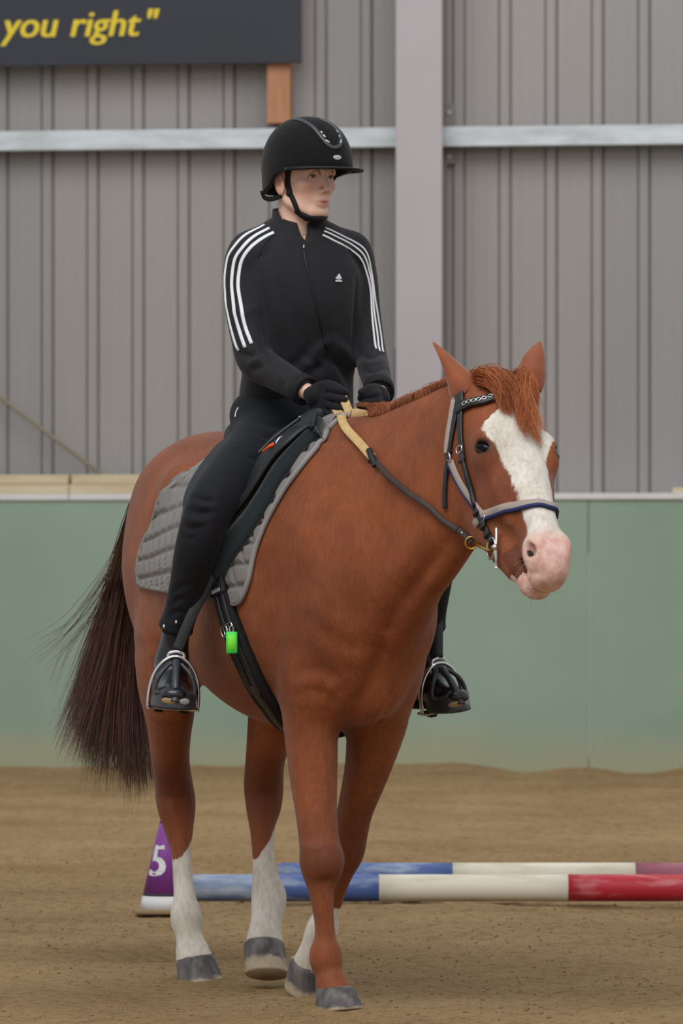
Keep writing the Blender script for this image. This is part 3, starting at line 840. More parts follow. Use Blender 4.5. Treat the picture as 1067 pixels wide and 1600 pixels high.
dark = np.zeros(len(hV))
for i, P in enumerate((RF, LF, RH, LH)):
    m = isleg & (which == i); dark[m] = np.maximum(dark[m], (np.exp(-((hV[:, 2] - P[5 if i < 2 else 4][2]) / .09) ** 2) * .55)[m])
for s in (-1, 1):
    eR = eye_frame(s); e = (hV - hp(*eye_c(s)) - eR[2] * .012) @ eR.T; e = np.linalg.norm(e / (1.15, .80, 1.3), axis=1)
    dark = np.maximum(dark, 1.0 - smoothstep(e, .022, .036))
    n_ = np.linalg.norm(hc - (.540, s * .052, -.038), axis=1)
    hole = 1 - smoothstep(n_, .0135, .021)  # nostril hollow painted near black, its shade put into the coat colour
    dark = np.where(on_head, np.maximum(dark, hole * 1.2), dark)
mouth = on_head & (A_ > .44) & (A_ < .60)
dark = np.where(mouth, np.maximum(dark, (1 - smoothstep(np.abs(N_ + .118), .002, .008)) * .7), dark)  # shade of the mouth groove painted in as a dark line
lipdark = on_head & (A_ > .445) & (A_ < .525) & (N_ < -.105) & (N_ > -.150)
dark = np.where(lipdark, np.maximum(dark, .75), dark); white = np.where(lipdark, -.03, white)
eye_zone = dark > .9
white = np.where(eye_zone & (A_ < .3), -.03, white)

def coat_mat():
    m = mat('chestnut_coat', (150, 84, 52), .62, spec=.28, sheen=.08)
    nt = m.node_tree; N = nt.nodes; Lk = nt.links; b = N['Principled BSDF']; tc = N['Texture Coordinate']
    b.inputs['Sheen Roughness'].default_value = .5
    def at_(n): a = N.new('ShaderNodeAttribute'); a.attribute_name = n; return a.outputs['Fac']
    def noise(sc, det=4, st=None):
        n = N.new('ShaderNodeTexNoise'); n.inputs['Scale'].default_value = sc; n.inputs['Detail'].default_value = det
        if st:
            mp = N.new('ShaderNodeMapping'); mp.inputs['Scale'].default_value = st; mp.inputs['Rotation'].default_value = (0, .5, 0)
            Lk.new(tc.outputs['Object'], mp.inputs['Vector']); Lk.new(mp.outputs[0], n.inputs['Vector'])
        else: Lk.new(tc.outputs['Object'], n.inputs['Vector'])
        return n.outputs[0]
    def mth(op, a, b_, c=None):
        n = N.new('ShaderNodeMath'); n.operation = op
        for i, v in enumerate([a, b_] + ([c] if c is not None else [])):
            if isinstance(v, (int, float)): n.inputs[i].default_value = v
            else: Lk.new(v, n.inputs[i])
        return n.outputs[0]
    def mix(f, a, b_, bt='MIX'):
        n = N.new('ShaderNodeMixRGB'); n.blend_type = bt
        for i, v in enumerate((f, a, b_)):
            if isinstance(v, (int, float)): n.inputs[i].default_value = v
            elif isinstance(v, tuple): n.inputs[i].default_value = v
            else: Lk.new(v, n.inputs[i])
        return n.outputs[0]
    big = noise(3.2, 3); hair = noise(95, 3, (1, 1, .22)); hair2 = noise(260, 2, (1, 1, .2)); mid = noise(14, 4)
    ramp = N.new('ShaderNodeValToRGB'); ramp.color_ramp.elements[0].position = .3; ramp.color_ramp.elements[1].position = .72
    ramp.color_ramp.elements[0].color = lin(112, 57, 30); ramp.color_ramp.elements[1].color = lin(153, 84, 45)
    Lk.new(mth('ADD', mth('MULTIPLY', big, .6), mth('MULTIPLY', mid, .4)), ramp.inputs[0])
    hr = N.new('ShaderNodeValToRGB'); hr.color_ramp.elements[0].position = .35; hr.color_ramp.elements[1].position = .65
    hr.color_ramp.elements[0].color = (.80, .78, .76, 1); hr.color_ramp.elements[1].color = (1.1, 1.1, 1.1, 1)
    Lk.new(mth('ADD', mth('MULTIPLY', hair, .5), mth('MULTIPLY', hair2, .5)), hr.inputs[0])
    c = mix(.8, ramp.outputs[0], hr.outputs[0], 'MULTIPLY')
    jit = mth('MULTIPLY', mth('SUBTRACT', mth('ADD', mth('MULTIPLY', hair, .6), mth('MULTIPLY', mid, .4)), .5), .021)
    w = mth('ADD', at_('white'), jit)
    mr = N.new('ShaderNodeMapRange'); mr.inputs[1].default_value = -.0025; mr.inputs[2].default_value = .003; Lk.new(w, mr.inputs[0])
    wc = N.new('ShaderNodeValToRGB'); wc.color_ramp.elements[0].position = .3; wc.color_ramp.elements[1].position = .62
    wc.color_ramp.elements[0].color = lin(188, 176, 160); wc.color_ramp.elements[1].color = lin(222, 216, 206)
    Lk.new(mth('ADD', mth('MULTIPLY', mid, .5), mth('MULTIPLY', hair, .5)), wc.inputs[0])
    c = mix(mr.outputs[0], c, wc.outputs[0])
    pr = N.new('ShaderNodeMapRange'); pr.inputs[1].default_value = .38; pr.inputs[2].default_value = .62; Lk.new(noise(38, 4), pr.inputs[0])
    pk = mix(pr.outputs[0], lin(230, 190, 174), lin(208, 148, 136))
    c = mix(mth('MULTIPLY', mth('MULTIPLY', at_('pink'), mr.outputs[0]), .85), c, pk)
    dk = mix(mr.outputs[0], lin(70, 38, 28), lin(150, 104, 92))
    c = mix(mth('MULTIPLY', at_('dark'), .85), c, dk)
    c = mix(mth('GREATER_THAN', at_('dark'), .97), c, lin(26, 20, 20))
    Lk.new(c, b.inputs['Base Color'])
    bp = N.new('ShaderNodeBump'); bp.inputs['Strength'].default_value = .45; bp.inputs['Distance'].default_value = .004
    Lk.new(mth('ADD', hair, mth('MULTIPLY', hair2, .5)), bp.inputs['Height']); Lk.new(bp.outputs[0], b.inputs['Normal'])
    return m
M_COAT = coat_mat()
mesh_obj('body', hV, hF_, M_COAT, HORSE, attrs={'white': white, 'pink': pink, 'dark': dark})
HB = bvh_of(hV, hF_)

# hooves
def hoof_mat():
    m = mat('hoof_horn', (118, 112, 110), .55, spec=.3, c2=(66, 63, 66), vscale=22, stretch=(1.8, 1.8, .45), bump=.4, bscale=40)
    nt = m.node_tree; N = nt.nodes; b = N['Principled BSDF']
    a = N.new('ShaderNodeAttribute'); a.attribute_name = 'pale'; n = N.new('ShaderNodeTexNoise'); n.inputs['Scale'].default_value = 30
    tc = N['Texture Coordinate']; nt.links.new(tc.outputs['Object'], n.inputs['Vector'])
    ad = N.new('ShaderNodeMath'); ad.operation = 'MULTIPLY_ADD'; ad.inputs[1].default_value = .7; nt.links.new(n.outputs[0], ad.inputs[0]); nt.links.new(a.outputs['Fac'], ad.inputs[2])
    mr = N.new('ShaderNodeMapRange'); mr.inputs[1].default_value = .72; mr.inputs[2].default_value = .95; nt.links.new(ad.outputs[0], mr.inputs[0])
    x = N.new('ShaderNodeMixRGB'); x.inputs[2].default_value = lin(172, 156, 132)
    src = b.inputs['Base Color'].links[0].from_socket; nt.links.new(mr.outputs[0], x.inputs[0]); nt.links.new(src, x.inputs[1]); nt.links.new(x.outputs[0], b.inputs['Base Color'])
    return m
M_HOOF = hoof_mat(); M_SOLE = mat('dusty_horn', (158, 142, 124), .8, vary=.15, vscale=25)
def hoof(P, top, bot, r0, r1, fwd, lab, pale=.35):
    """top centre, ground centre, radii, forward direction"""
    top = np.array(top); bot = np.array(bot); fwd = nrm(np.array(fwd)); ax = nrm(top - bot)
    fwd = nrm(fwd - ax * fwd.dot(ax)); lf = np.cross(ax, fwd)
    n = 32; V = []; pl = []; L = np.linalg.norm(top - bot)
    prof = [(0.0, r1, .0), (.006 / L, r1 * 1.015, .0), (.2, r1 + (r0 - r1) * .2, 0), (.35, r1 + (r0 - r1) * .35, 0), (.55, r1 + (r0 - r1) * .55, 0), (.8, r1 + (r0 - r1) * .8, 0), (.95, r0, 0), (1.03, r0 * .93, 0), (1.06, r0 * .6, 0)]
    for t, r, _ in prof:
        pl += [np.interp(t, [0, pale, pale + .25, .9, 1.0], [.75, .5, .05, .0, .45])] * n
        c = bot + (top - bot) * t
        for k in range(n):
            q = 2 * math.pi * k / n
            back = 1.0 if math.cos(q) > -.2 else .86
            lean = fwd * (1 - t) * .026
            V.append(c + lean + fwd * math.cos(q) * r * 1.08 * back + lf * math.sin(q) * r)
    F = [(i * n + k, i * n + (k + 1) % n, (i + 1) * n + (k + 1) % n, (i + 1) * n + k) for i in range(len(prof) - 1) for k in range(n)]
    F.append(tuple(range(n))[::-1]); F.append(tuple(range((len(prof) - 1) * n, len(prof) * n)))
    o = mesh_obj('hoof', V, F, M_HOOF, HORSE, attrs={'pale': pl})
    if lab: o['label'] = lab
    return o
fwdH = np.array([1, 0, 0.])
hoof(RF, at(.578, 522, 1545), at(.588, 526, 1582), .048, .063, (1, -.05, 0), 'dark blue-grey hoof', .05)
hoof(RH, at(-.470, 304, 1495), at(-.462, 309, 1536), .051, .062, (1, -.05, 0), 'grey hoof with pale streaks', .12)
hoof(LH, at(-.235, 412, 1474), at(-.205, 411, 1527), .055, .058, (1, .05, .45), 'hoof with grey top and pale worn toe', .42)
hoof(LF, at(.142, 479, 1505), at(.108, 467, 1541), .047, .050, (.75, 0, -.65), 'dusty hoof just lifting from the sand')
def sand_lip():
    pass

# ears
def ear(base, tip, face, w, prof, curl0=1.5):
    base = np.array(base); tip = np.array(tip); ax = nrm(tip - base); L = np.linalg.norm(tip - base)
    face = np.array(face, float); face = nrm(face - ax * face.dot(ax)); sd = np.cross(ax, face)
    n, m_ = 17, 24; V = []
    for j in range(m_):
        t = j / (m_ - 1)
        wl, wr = [max(.0012, w * np.interp(t, prof[0], prof[k])) for k in (1, 2)]
        curl = curl0 * (1 - t) ** .7 + .35
        c = base + ax * L * t
        for i in range(n):
            q = (i / (n - 1) - .5) * 2; ww = wl if q < 0 else wr
            a = q * curl
            V.append(c + sd * ww * math.sin(a) / math.sin(min(curl, 1.57)) - face * (wl + wr) * .5 * (math.cos(a) - .3) * min(1, curl))
    F = [(j * n + i, j * n + i + 1, (j + 1) * n + i + 1, (j + 1) * n + i) for j in range(m_ - 1) for i in range(n - 1)]
    o = mesh_obj('ear', V, F, M_EAR, HORSE)
    md = o.modifiers.new('thick', 'SOLIDIFY'); md.thickness = .006; md.offset = 0
    return o
M_EAR = mat('chestnut_ear', (158, 86, 48), .65, sheen=.3, c2=(132, 68, 38), vscale=14, bump=.3, bscale=300)
T_ = [0, .15, .35, .6, .8, .93, 1]
ear(at(.93, 731, 612), at(.90, 676.5, 535), nrm(np.array([-.9, -.25, .25])), .040, (T_, [1.0, .95, .75, .42, .22, .10, 0], [1.0, .9, .62, .38, .24, .12, 0]))
ear(at(.965, 826, 606), at(.95, 844, 534), nrm(np.array([-.9, .35, -.1])), .036, (T_, [.85, .95, .90, .62, .34, .14, 0], [.7, .85, 1.0, .85, .52, .22, 0]))

# eyes
M_EYE = mat('horse_eye', (13, 9, 8), .12, spec=.14)
M_LID = mat('eyelid_skin', (44, 27, 22), .75, spec=.2)
def uv_ball(c, r, R=None, n=20, m_=12):
    V = []; R = np.eye(3) if R is None else np.asarray(R); r = np.broadcast_to(np.asarray(r, float), (3,))
    for j in range(m_ + 1):
        a = math.pi * j / m_
        for i in range(n):
            b = 2 * math.pi * i / n
            V.append(np.array(c) + (np.array([math.sin(a) * math.cos(b), math.sin(a) * math.sin(b), math.cos(a)]) * r) @ R)
    F = [(j * n + i, (j + 1) * n + i, (j + 1) * n + (i + 1) % n, j * n + (i + 1) % n) for j in range(m_) for i in range(n)]
    return V, F
for s in (-1, 1):
    eR = eye_frame(s); c = hp(*eye_c(s)) + eR[2] * .003
    V, F = uv_ball(c, (.0260, .0190, .0175), eR); mesh_obj('eye', V, F, M_EYE, HORSE)
    upz = np.sign(eR[1][2])
    for dn, th in ((.0160 * upz, .0056), (-.0140 * upz, .0040)):
        q = np.linspace(-1.35, 1.35, 13)
        P = [c + eR[0] * .028 * math.sin(a) + eR[1] * dn * math.cos(a) + eR[2] * (.013 * math.cos(a) + .002) for a in q]
        mb = MB().tube(smooth_path(P, 26), th * (1 - .55 * np.abs(np.linspace(-1, 1, 26)) ** 2), 8); mb.build('eyelid', M_LID, HORSE)

# hair: thin tapered strands
def strands(name, paths, r, m, lab=None, n_side=3, npt=9, kind=None):
    """paths (n, k, 3) control points"""
    Vs = []; Fs = []; base = 0
    P = np.asarray(paths); n, k, _ = P.shape
    # resample with catmull-rom for all at once
    Q = np.concatenate([2 * P[:, :1] - P[:, 1:2], P, 2 * P[:, -1:] - P[:, -2:-1]], 1)
    T = np.linspace(0, k - 1, npt); i = np.minimum(T.astype(int), k - 2); t = (T - i)[None, :, None]
    a, b, c, d = Q[:, i], Q[:, i + 1], Q[:, i + 2], Q[:, i + 3]
    C = .5 * ((2 * b) + (-a + c) * t + (2 * a - 5 * b + 4 * c - d) * t ** 2 + (-a + 3 * b - 3 * c + d) * t ** 3)
    tg = nrm(np.gradient(C, axis=1))
    U = nrm(np.cross(tg, np.array([.31, .2, .93]))); W = np.cross(tg, U)
    rr = np.asarray(r).reshape(-1, 1) * (1 - np.linspace(0, 1, npt)[None] ** 2.5 * .85)
    an = np.arange(n_side) * 2 * np.pi / n_side
    V = C[:, :, None] + rr[:, :, None, None] * (np.cos(an)[None, None, :, None] * U[:, :, None] + np.sin(an)[None, None, :, None] * W[:, :, None])
    V = V.reshape(-1, 3)
    j = np.arange(npt - 1); s_ = np.arange(n_side)
    q = np.stack([j[:, None] * n_side + s_, j[:, None] * n_side + (s_ + 1) % n_side, (j[:, None] + 1) * n_side + (s_ + 1) % n_side, (j[:, None] + 1) * n_side + s_], -1).reshape(-1, 4)
    F = (np.arange(n)[:, None, None] * (npt * n_side) + q[None]).reshape(-1, 4)
    o = mesh_obj(name, V, F, m, HORSE, kind=kind)
    if lab: o['label'] = lab
    return o
M_TAIL = mat('tail_hair', (100, 68, 54), .55, spec=.4, c2=(62, 42, 36), vscale=30, stretch=(3, 3, .15))
M_TAIL2 = mat('tail_hair_tips', (138, 96, 76), .6, c2=(112, 76, 58), vscale=30, stretch=(3, 3, .15))
M_FORE = mat('forelock_hair', (176, 96, 50), .5, spec=.4, c2=(132, 66, 34), vscale=34, stretch=(3, 3, .3))
M_MANE = mat('mane_hair', (172, 102, 60), .55, spec=.35, c2=(128, 68, 40), vscale=30)
# tail: locks, each a bundle of hairs
dock = np.array([-.80, .055, 1.30])
def tail():
    rg = np.random.default_rng(5); out = []; rad = []
    lk = []
    # (weight, path of pixels with depth)
    base = [(-.82, 222, 775)]
    locks = [
        (9, [(-.84, 214, 800), (-.92, 198, 880), (-.96, 180, 960), (-.98, 156, 1060), (-.96, 122, 1160)], .020),
        (9, [(-.84, 216, 800), (-.92, 200, 880), (-.97, 186, 970), (-.98, 168, 1080), (-.96, 150, 1185)], .024),
        (10, [(-.84, 220, 800), (-.92, 206, 900), (-.97, 194, 1000), (-.97, 182, 1100), (-.94, 176, 1200)], .026),
        (9, [(-.84, 222, 800), (-.91, 212, 900), (-.95, 206, 1000), (-.95, 200, 1100), (-.92, 204, 1215)], .022),
        (6, [(-.84, 226, 800), (-.90, 218, 900), (-.93, 214, 1010), (-.93, 216, 1110), (-.90, 226, 1220)], .014),
        (5, [(-.84, 212, 800), (-.92, 190, 880), (-.97, 168, 950), (-.99, 142, 1030), (-.98, 116, 1120)], .014),
        (2, [(-.84, 210, 800), (-.92, 186, 870), (-.98, 152, 930), (-1.0, 112, 985), (-1.0, 66, 1022)], .016),
        (1, [(-.84, 212, 800), (-.92, 188, 880), (-.98, 154, 950), (-1.0, 112, 1000), (-1.0, 90, 1060)], .02),
    ]
    for wt, L, sp in locks:
        P = np.array([at(-.79, 236, 745)] + [at(*q) for q in L])
        for _ in range(int(wt * 5)):
            o = rg.normal(0, 1, 3) * sp * np.array([1, .85, .5])
            g = np.array([.25, .5, .8, 1.0, 1.25, 1.5])[:, None]
            clump = P + o * g
            nl = 12 if wt > 2 else 3
            for _ in range(nl):
                f = rg.normal(0, 1, 3) * .0035
                e = rg.normal(0, 1, 3) * np.array([.01, .01, .028])
                gg = np.linspace(0, 1, 6)[:, None]
                out.append(clump + f * (1 + gg) + e * gg ** 2)
                rad.append(rg.uniform(.0007, .0015) if wt > 2 else rg.uniform(.0005, .0009))
    out = np.array(out); rad = np.array(rad); k = rg.random(len(out)) < .16
    strands('tail', out[~k], rad[~k], M_TAIL, 'long dark brown tail swept out to one side', 3, 12, 'stuff')
    strands('tail_highlights', out[k], rad[k], M_TAIL2, 'lighter brown hairs of the tail', 3, 12, 'stuff')
tail()
def forelock():
    rg = np.random.default_rng(11); out = ([], []); rad = ([], [])
    locks = []
    for k in range(26):
        u = (k + .5) / 26
        s0 = -.070 + .125 * u; L = (.10 + .115 * math.exp(-((u - .62) / .26) ** 2)) * rg.uniform(.72, 1.08)
        s1 = s0 * .55 + .012 + rg.normal(0, .012); locks.append((s0, s1, L, rg.uniform(-.03, .02), rg.uniform(.6, 1.3), rg.random()))
    for k, (s0, s1, L, a0, lf, tone) in enumerate(locks):
        for _ in range(120):
            ds = rg.normal(0, .0075); e = rg.normal(0, .0045); a = a0 + rg.normal(0, .008); l = L * rg.uniform(.82, 1.06)
            lift = (.018 + .012 * rg.random()) * lf
            if rg.random() < .08: e += rg.normal(0, .018); lift *= 1.5
            p = [(a - .02, s0 + ds, -.01), (a + .006, s0 + ds, lift), (a + l * .35, s0 * .75 + s1 * .25 + ds * .9 + .007 * math.sin(k * 2.1), lift + .008), (a + l * .68, s0 * .3 + s1 * .7 + ds * .6 + e * .5 - .006 * math.sin(k * 1.7), lift * .6 + .008), (a + l, s1 + e + .3 * ds, .010 + .006 * rg.random())]
            i = 1 if (tone > .55) != (rg.random() < .2) else 0
            out[i].append([hp(*q) for q in p]); rad[i].append(rg.uniform(.0004, .0008))
    strands('forelock', out[0], rad[0], M_FORE, 'tousled ginger forelock over the forehead', 3, 10, 'stuff')
    strands('forelock_highlights', out[1], rad[1], M_FORE2, 'lighter ginger hairs of the forelock', 3, 10, 'stuff')
M_FORE2 = mat('light_forelock_hair', (204, 126, 74), .5, spec=.4, c2=(170, 96, 52), vscale=34, stretch=(3, 3, .3))
forelock()
def mane():
    rg = np.random.default_rng(13); out = []; rad = []
    C = np.array([(.56, .02, 1.50), (.60, .025, 1.51), (.70, .05, 1.552), (.80, .08, 1.58), (.90, .112, 1.612), (.955, .13, 1.635)])
    Cs = smooth_path(C, 200)
    cr, _ = snap(HB, Cs, -.004, 0)
    for _ in range(4600):
        t = rg.random(); i = int(t * 199); en = min(1, .25 + t / .18); p = cr[i] + np.array([rg.normal(0, .012), rg.normal(.0, .012), 0])
        fl = rg.random()
        lift = (.013 + .010 * rg.random()) * (1 - .5 * max(0, t - .7) / .3) * en + (.008 * math.exp(-((t - .06) / .09) ** 2))
        L = (.16 + .08 * rg.random()) * (.55 if t < .05 else 1)
        back = -.03 * rg.random()
        if t < .12 and fl < .22:         # loose tufts on the withers
            out.append([p, p + (back * .3, rg.normal(0, .008), .014), p + (back * .5 - .01, rg.normal(0, .014), .026 + .010 * rg.random()), p + (back * .7 - .02, rg.normal(0, .02), .030), p + (back - .03, rg.normal(0, .026), .026)])
        else:
            if t < .25: back *= 1.8; lift *= rg.uniform(.6, 1.3)
            out.append([p, p + (back * .3, .008, lift), p + (back, .050, lift * .8), p + (back * 1.5, .085, -.045), p + (back * 2, .105 + .02 * rg.random(), -L)])
        rad.append(rg.uniform(.0004, .0008))
    strands('mane', out, rad, M_MANE, 'ginger mane falling over the far side of the neck', 3, 14, 'stuff')
mane()
def whiskers():
    rg = np.random.default_rng(3); out = []
    for _ in range(46):
        a, s_, n_ = rg.uniform(.50, .60), rg.uniform(-.04, .04), rg.uniform(-.17, -.07)
        p = hp(a, s_, n_); l, nn, _, _ = HB.find_nearest(Vector(p)); p = np.array(l); d = nrm(np.array(nn) + rg.normal(0, .35, 3)); L = rg.uniform(.02, .05)
        out.append([p, p + d * L * .5, p + d * L + np.array([0, 0, -.008])])
    strands('whiskers', out, np.full(len(out), .00035), mat('pale_whisker', (200, 190, 178), .6), 'pale whiskers around the muzzle', 3, 5, 'stuff')
whiskers()
# ---------------------------------------------------------------- tack
M_BLK = mat('black_leather', (30, 31, 34), .42, spec=.5, bump=.25, bscale=160)
M_BLK2 = mat('matt_black_leather', (34, 37, 41), .6, spec=.35, bump=.3, bscale=130, vary=.15, vscale=20)
M_SUEDE = mat('dark_green_black_suede', (30, 40, 44), .85, spec=.2, sheen=.3, bump=.2, bscale=250)
M_SIL = mat('polished_steel', (214, 214, 216), .22, metal=1.0)
M_BRASS = mat('brass', (196, 160, 84), .3, metal=1.0)
M_BRN = mat('dark_brown_leather', (58, 46, 40), .55, spec=.3, bump=.3, bscale=120, vary=.2, vscale=25)
M_TAN = mat('tan_webbing', (194, 164, 112), .75, bump=.5, bscale=220, vary=.1, vscale=40)
M_PAD = mat('grey_quilted_cotton', (126, 122, 120), .9, spec=.15, sheen=.2, bump=.3, bscale=320)
M_PIP = mat('light_grey_binding', (144, 142, 142), .85, spec=.2, bump=.3, bscale=300)
M_HGREY = mat('greige_webbing', (164, 150, 140), .85, bump=.4, bscale=300)
M_NAVY = mat('navy_webbing', (38, 42, 92), .8, bump=.3, bscale=300)

ZC = 1.10
def wrap(x, phi):
    """cast on the horse's barrel from outside towards its axis; phi from the top, + to the left"""
    d = np.array([0, math.sin(phi), math.cos(phi)]); o = np.array([x, .0, ZC]) + d * (.6 if abs(phi) < 2.2 else .43)
    l, n, i, q = HB.ray_cast(Vector(o), Vector(-d))
    if l is None: l, n, i, q = HB.find_nearest(Vector(o - d * .3))
    return np.array(l), np.array(n)
def xphi(px, py):
    h = ray(HB, px, py)[0]
    return (h[0], math.atan2(abs(h[1]), h[2] - ZC))
def patch(outl, spine, nu, nv, off, side):
    """grid between a spine line and an outline, both lists of (x, |phi|)"""
    O = smooth_path([(a, b, 0) for a, b in outl], nu)[:, :2]; S = smooth_path([(a, b, 0) for a, b in spine], nu)[:, :2]
    G = np.zeros((nu, nv, 3)); N = np.zeros((nu, nv, 3)); XP = np.zeros((nu, nv, 2))
    for i in range(nu):
        for j in range(nv):
            v = j / (nv - 1); q = S[i] * (1 - v) + O[i] * v; XP[i, j] = q
            G[i, j], N[i, j] = wrap(q[0], side * q[1])
    for _ in range(4 if nu < 300 else 16):
        N[1:-1] = nrm(N[:-2] + 2 * N[1:-1] + N[2:]); N[:, 1:-1] = nrm(N[:, :-2] + 2 * N[:, 1:-1] + N[:, 2:])
    for _ in range(3 if nu < 300 else 14):
        G[1:-1, 1:-1] = .5 * G[1:-1, 1:-1] + .125 * (G[:-2, 1:-1] + G[2:, 1:-1] + G[1:-1, :-2] + G[1:-1, 2:])
    return G, N, XP
def sheet(name, G, N, off, m, parent, thick, lab=None, base=(0, 0, 0)):
    nu, nv = G.shape[:2]; T = G + N * (off if np.ndim(off) == 0 else off[..., None])
    Bt = T - N * thick
    V = np.concatenate([T.reshape(-1, 3), Bt.reshape(-1, 3)]); n = nu * nv
    F = []
    for i in range(nu - 1):
        for j in range(nv - 1):
            a = i * nv + j; q = (a, a + nv, a + nv + 1, a + 1); F.append(q); F.append(tuple(k + n for k in q[::-1]))
    rim = [j for j in range(nv)] + [i * nv + nv - 1 for i in range(1, nu)] + [(nu - 1) * nv + j for j in range(nv - 2, -1, -1)] + [i * nv for i in range(nu - 2, 0, -1)]
    for k in range(len(rim)):
        a, b = rim[k], rim[(k + 1) % len(rim)]; F.append((a, b, b + n, a + n))
    V0 = V - np.array(base)
    # make the faces point outwards
    f = F[0]; nn = np.cross(V0[f[1]] - V0[f[0]], V0[f[2]] - V0[f[1]])
    if nn.dot(N[0, 0]) < 0: F = [q[::-1] for q in F]
    o = mesh_obj(name, V0, F, m, parent)
    if lab: o['label'] = lab
    return o, T

PADB = (0, 0, 1.40)
PAD = thing_at('saddle_pad', 'grey quilted saddle pad with light binding under the black saddle', 'saddle pad', PADB)
outl = [(-.17, .12), (-.20, .42), (-.26, .66), (-.335, .84), (-.40, 1.02), (-.445, 1.22), (-.465, 1.42), (-.462, 1.58), (-.42, 1.68)] + [xphi(*q) for q in ((275, 924), (310, 931), (345, 937), (366, 943), (380, 936), (392, 905), (402, 860), (420, 815), (444, 772), (470, 735), (495, 705))] + [(.445, .25), (.425, .10)]
sp = [(-.15, 0), (.46, 0)]
sp = [(-.15 + .57 * t, .0) for t in np.linspace(0, 1, 8)]
def quilt(XP, G):
    x = XP[..., 0]; z = 1.36 - .26 * XP[..., 1]
    row = (z - 1.02 - .05 * (x + .1)) / .056; r0 = np.abs(row - np.round(row)) * .056
    c = (x + .018 * np.floor(row) + .45 * (z - 1.1)) / .066; c0 = np.abs(c - np.round(c)) * .066
    d = np.minimum(r0, c0 * 1.2)
    return .0095 * (1 - np.exp(-(d / .0070) ** 2)) + .006
for side in (-1, 1):
    nu, nv = (560, 150) if side < 0 else (90, 40)
    G, N, XP = patch(outl, sp, nu, nv, 0, side)
    off = quilt(XP, G)
    sheet('quilted_panel', G, N, off, M_PAD, PAD, .012, None, PADB)
    P = G[:, -1] + N[:, -1] * .008; P = smooth_path(P[::8 if side < 0 else 3], 150)
    mb = MB().tube(P, .0075, 8); mb.build('binding', M_PIP, PAD, origin=PADB)['label'] = 'light grey bound edge'
    fr = [(.30, .42), (.40, .25), (.445, .30)] 
    # dark suede wear patch at the upper front edge
    ou = [xphi(405, 806), xphi(424, 792), xphi(448, 748), xphi(474, 716), xphi(500, 690)]
    si = [xphi(396, 800), xphi(400, 770), xphi(420, 735), xphi(445, 700), (.36, .22)]
    ou = [(a - .008, b) for a, b in ou]
    Gp, Np, _ = patch(ou, si, 24, 10, 0, side)
    sheet('suede_patch', Gp, Np, .0185, mat('charcoal_suede', (74, 68, 66), .95, spec=.1), PAD, .004, 'charcoal suede patch', PADB)

SADB = (0.05, 0, 1.44)
SAD = thing_at('saddle', 'black leather saddle under the seated rider, stirrups hanging', 'saddle', SADB)
def sad_o(V, F, name, m, lab=None, parent=None):
    o = mesh_obj(name, V, F, m, SAD if parent is None else parent, origin=SADB)
    if lab: o['label'] = lab
    return o
fl = [xphi(*q) for q in ((512, 690), (490, 700), (464, 732), (442, 765), (420, 805), (400, 838), (380, 866), (366, 888), (358, 904), (342, 908), (328, 902))] + [(.02, 1.32), (-.04, 1.1), (-.08, .75), (-.10, .45)]
fs = [(.40 - .5 * t, .12) for t in np.linspace(0, 1, 8)]
for side in (-1, 1):
    G, N, XP = patch(fl, fs, 100, 34, 0, side)
    v = np.linspace(0, 1, 34)[None, :]; u = np.linspace(0, 1, 100)[:, None]
    off = .030 + .018 * np.exp(-((v - .86) / .07) ** 2) * (u < .62) - .008 * (v > .97)
    o, T = sheet('saddle_flap', G, N, off, M_SUEDE, SAD, .010, None, SADB)
    off2 = .046 + .004 * np.exp(-((v - .98) / .03) ** 2)
    k = 76
    G2 = G[:, :26] ; N2 = N[:, :26]
    vv = np.linspace(0, 1, 26)[None, :]
    off3 = .050 + .010 * np.exp(-((vv - .93) / .06) ** 2) * (u < .62)
    sheet('outer_flap', G2, N2, off3, M_BLK2, SAD, .008, None, SADB)
    P = (G2 + N2 * off3[..., None])[2:64, -1]; mb = MB().tube(smooth_path(P[::4], 60), .0055, 8); mb.build('welt', M_BLK, SAD, origin=SADB)
# seat, pommel and cantle
sf = Field((-.32, -.2, 1.38), (.46, .2, 1.64), .006)
sf.ell((-.02, 0, 1.455), (.18, .11, .045), .03)
sf.sweep([(.26, -.10, 1.44), (.31, -.06, 1.505), (.335, 0, 1.53), (.31, .06, 1.505), (.26, .10, 1.44)], [.024, .026, .027, .026, .024], (1, 0, 0), .04)
sf.sweep([(.10, 0, 1.46), (.22, 0, 1.485), (.32, 0, 1.52)], [(.07, .02), (.055, .022), (.045, .022)], (0, 1, 0), .03)
sf.sweep([(-.15, -.09, 1.46), (-.20, -.055, 1.49), (-.215, 0, 1.50), (-.20, .055, 1.49), (-.15, .09, 1.46)], [.02, .024, .025, .024, .02], (1, 0, 0), .04)
V, F = sf.mesh(); sad_o(relax(V, F, 3), F, 'seat', M_BLK2)
# light grey edged gullet end of the pad, standing up in front of the pommel
q = np.linspace(-1, .35, 21); P = np.array([(.440 - .02 * a * a, .070 * a, 1.520 - .055 * a * a) for a in q])
mb = MB().tube(smooth_path(P, 40), .0075, 8); mb.build('pommel_binding', M_PIP, PAD, origin=PADB)['label'] = 'light grey bound edge'
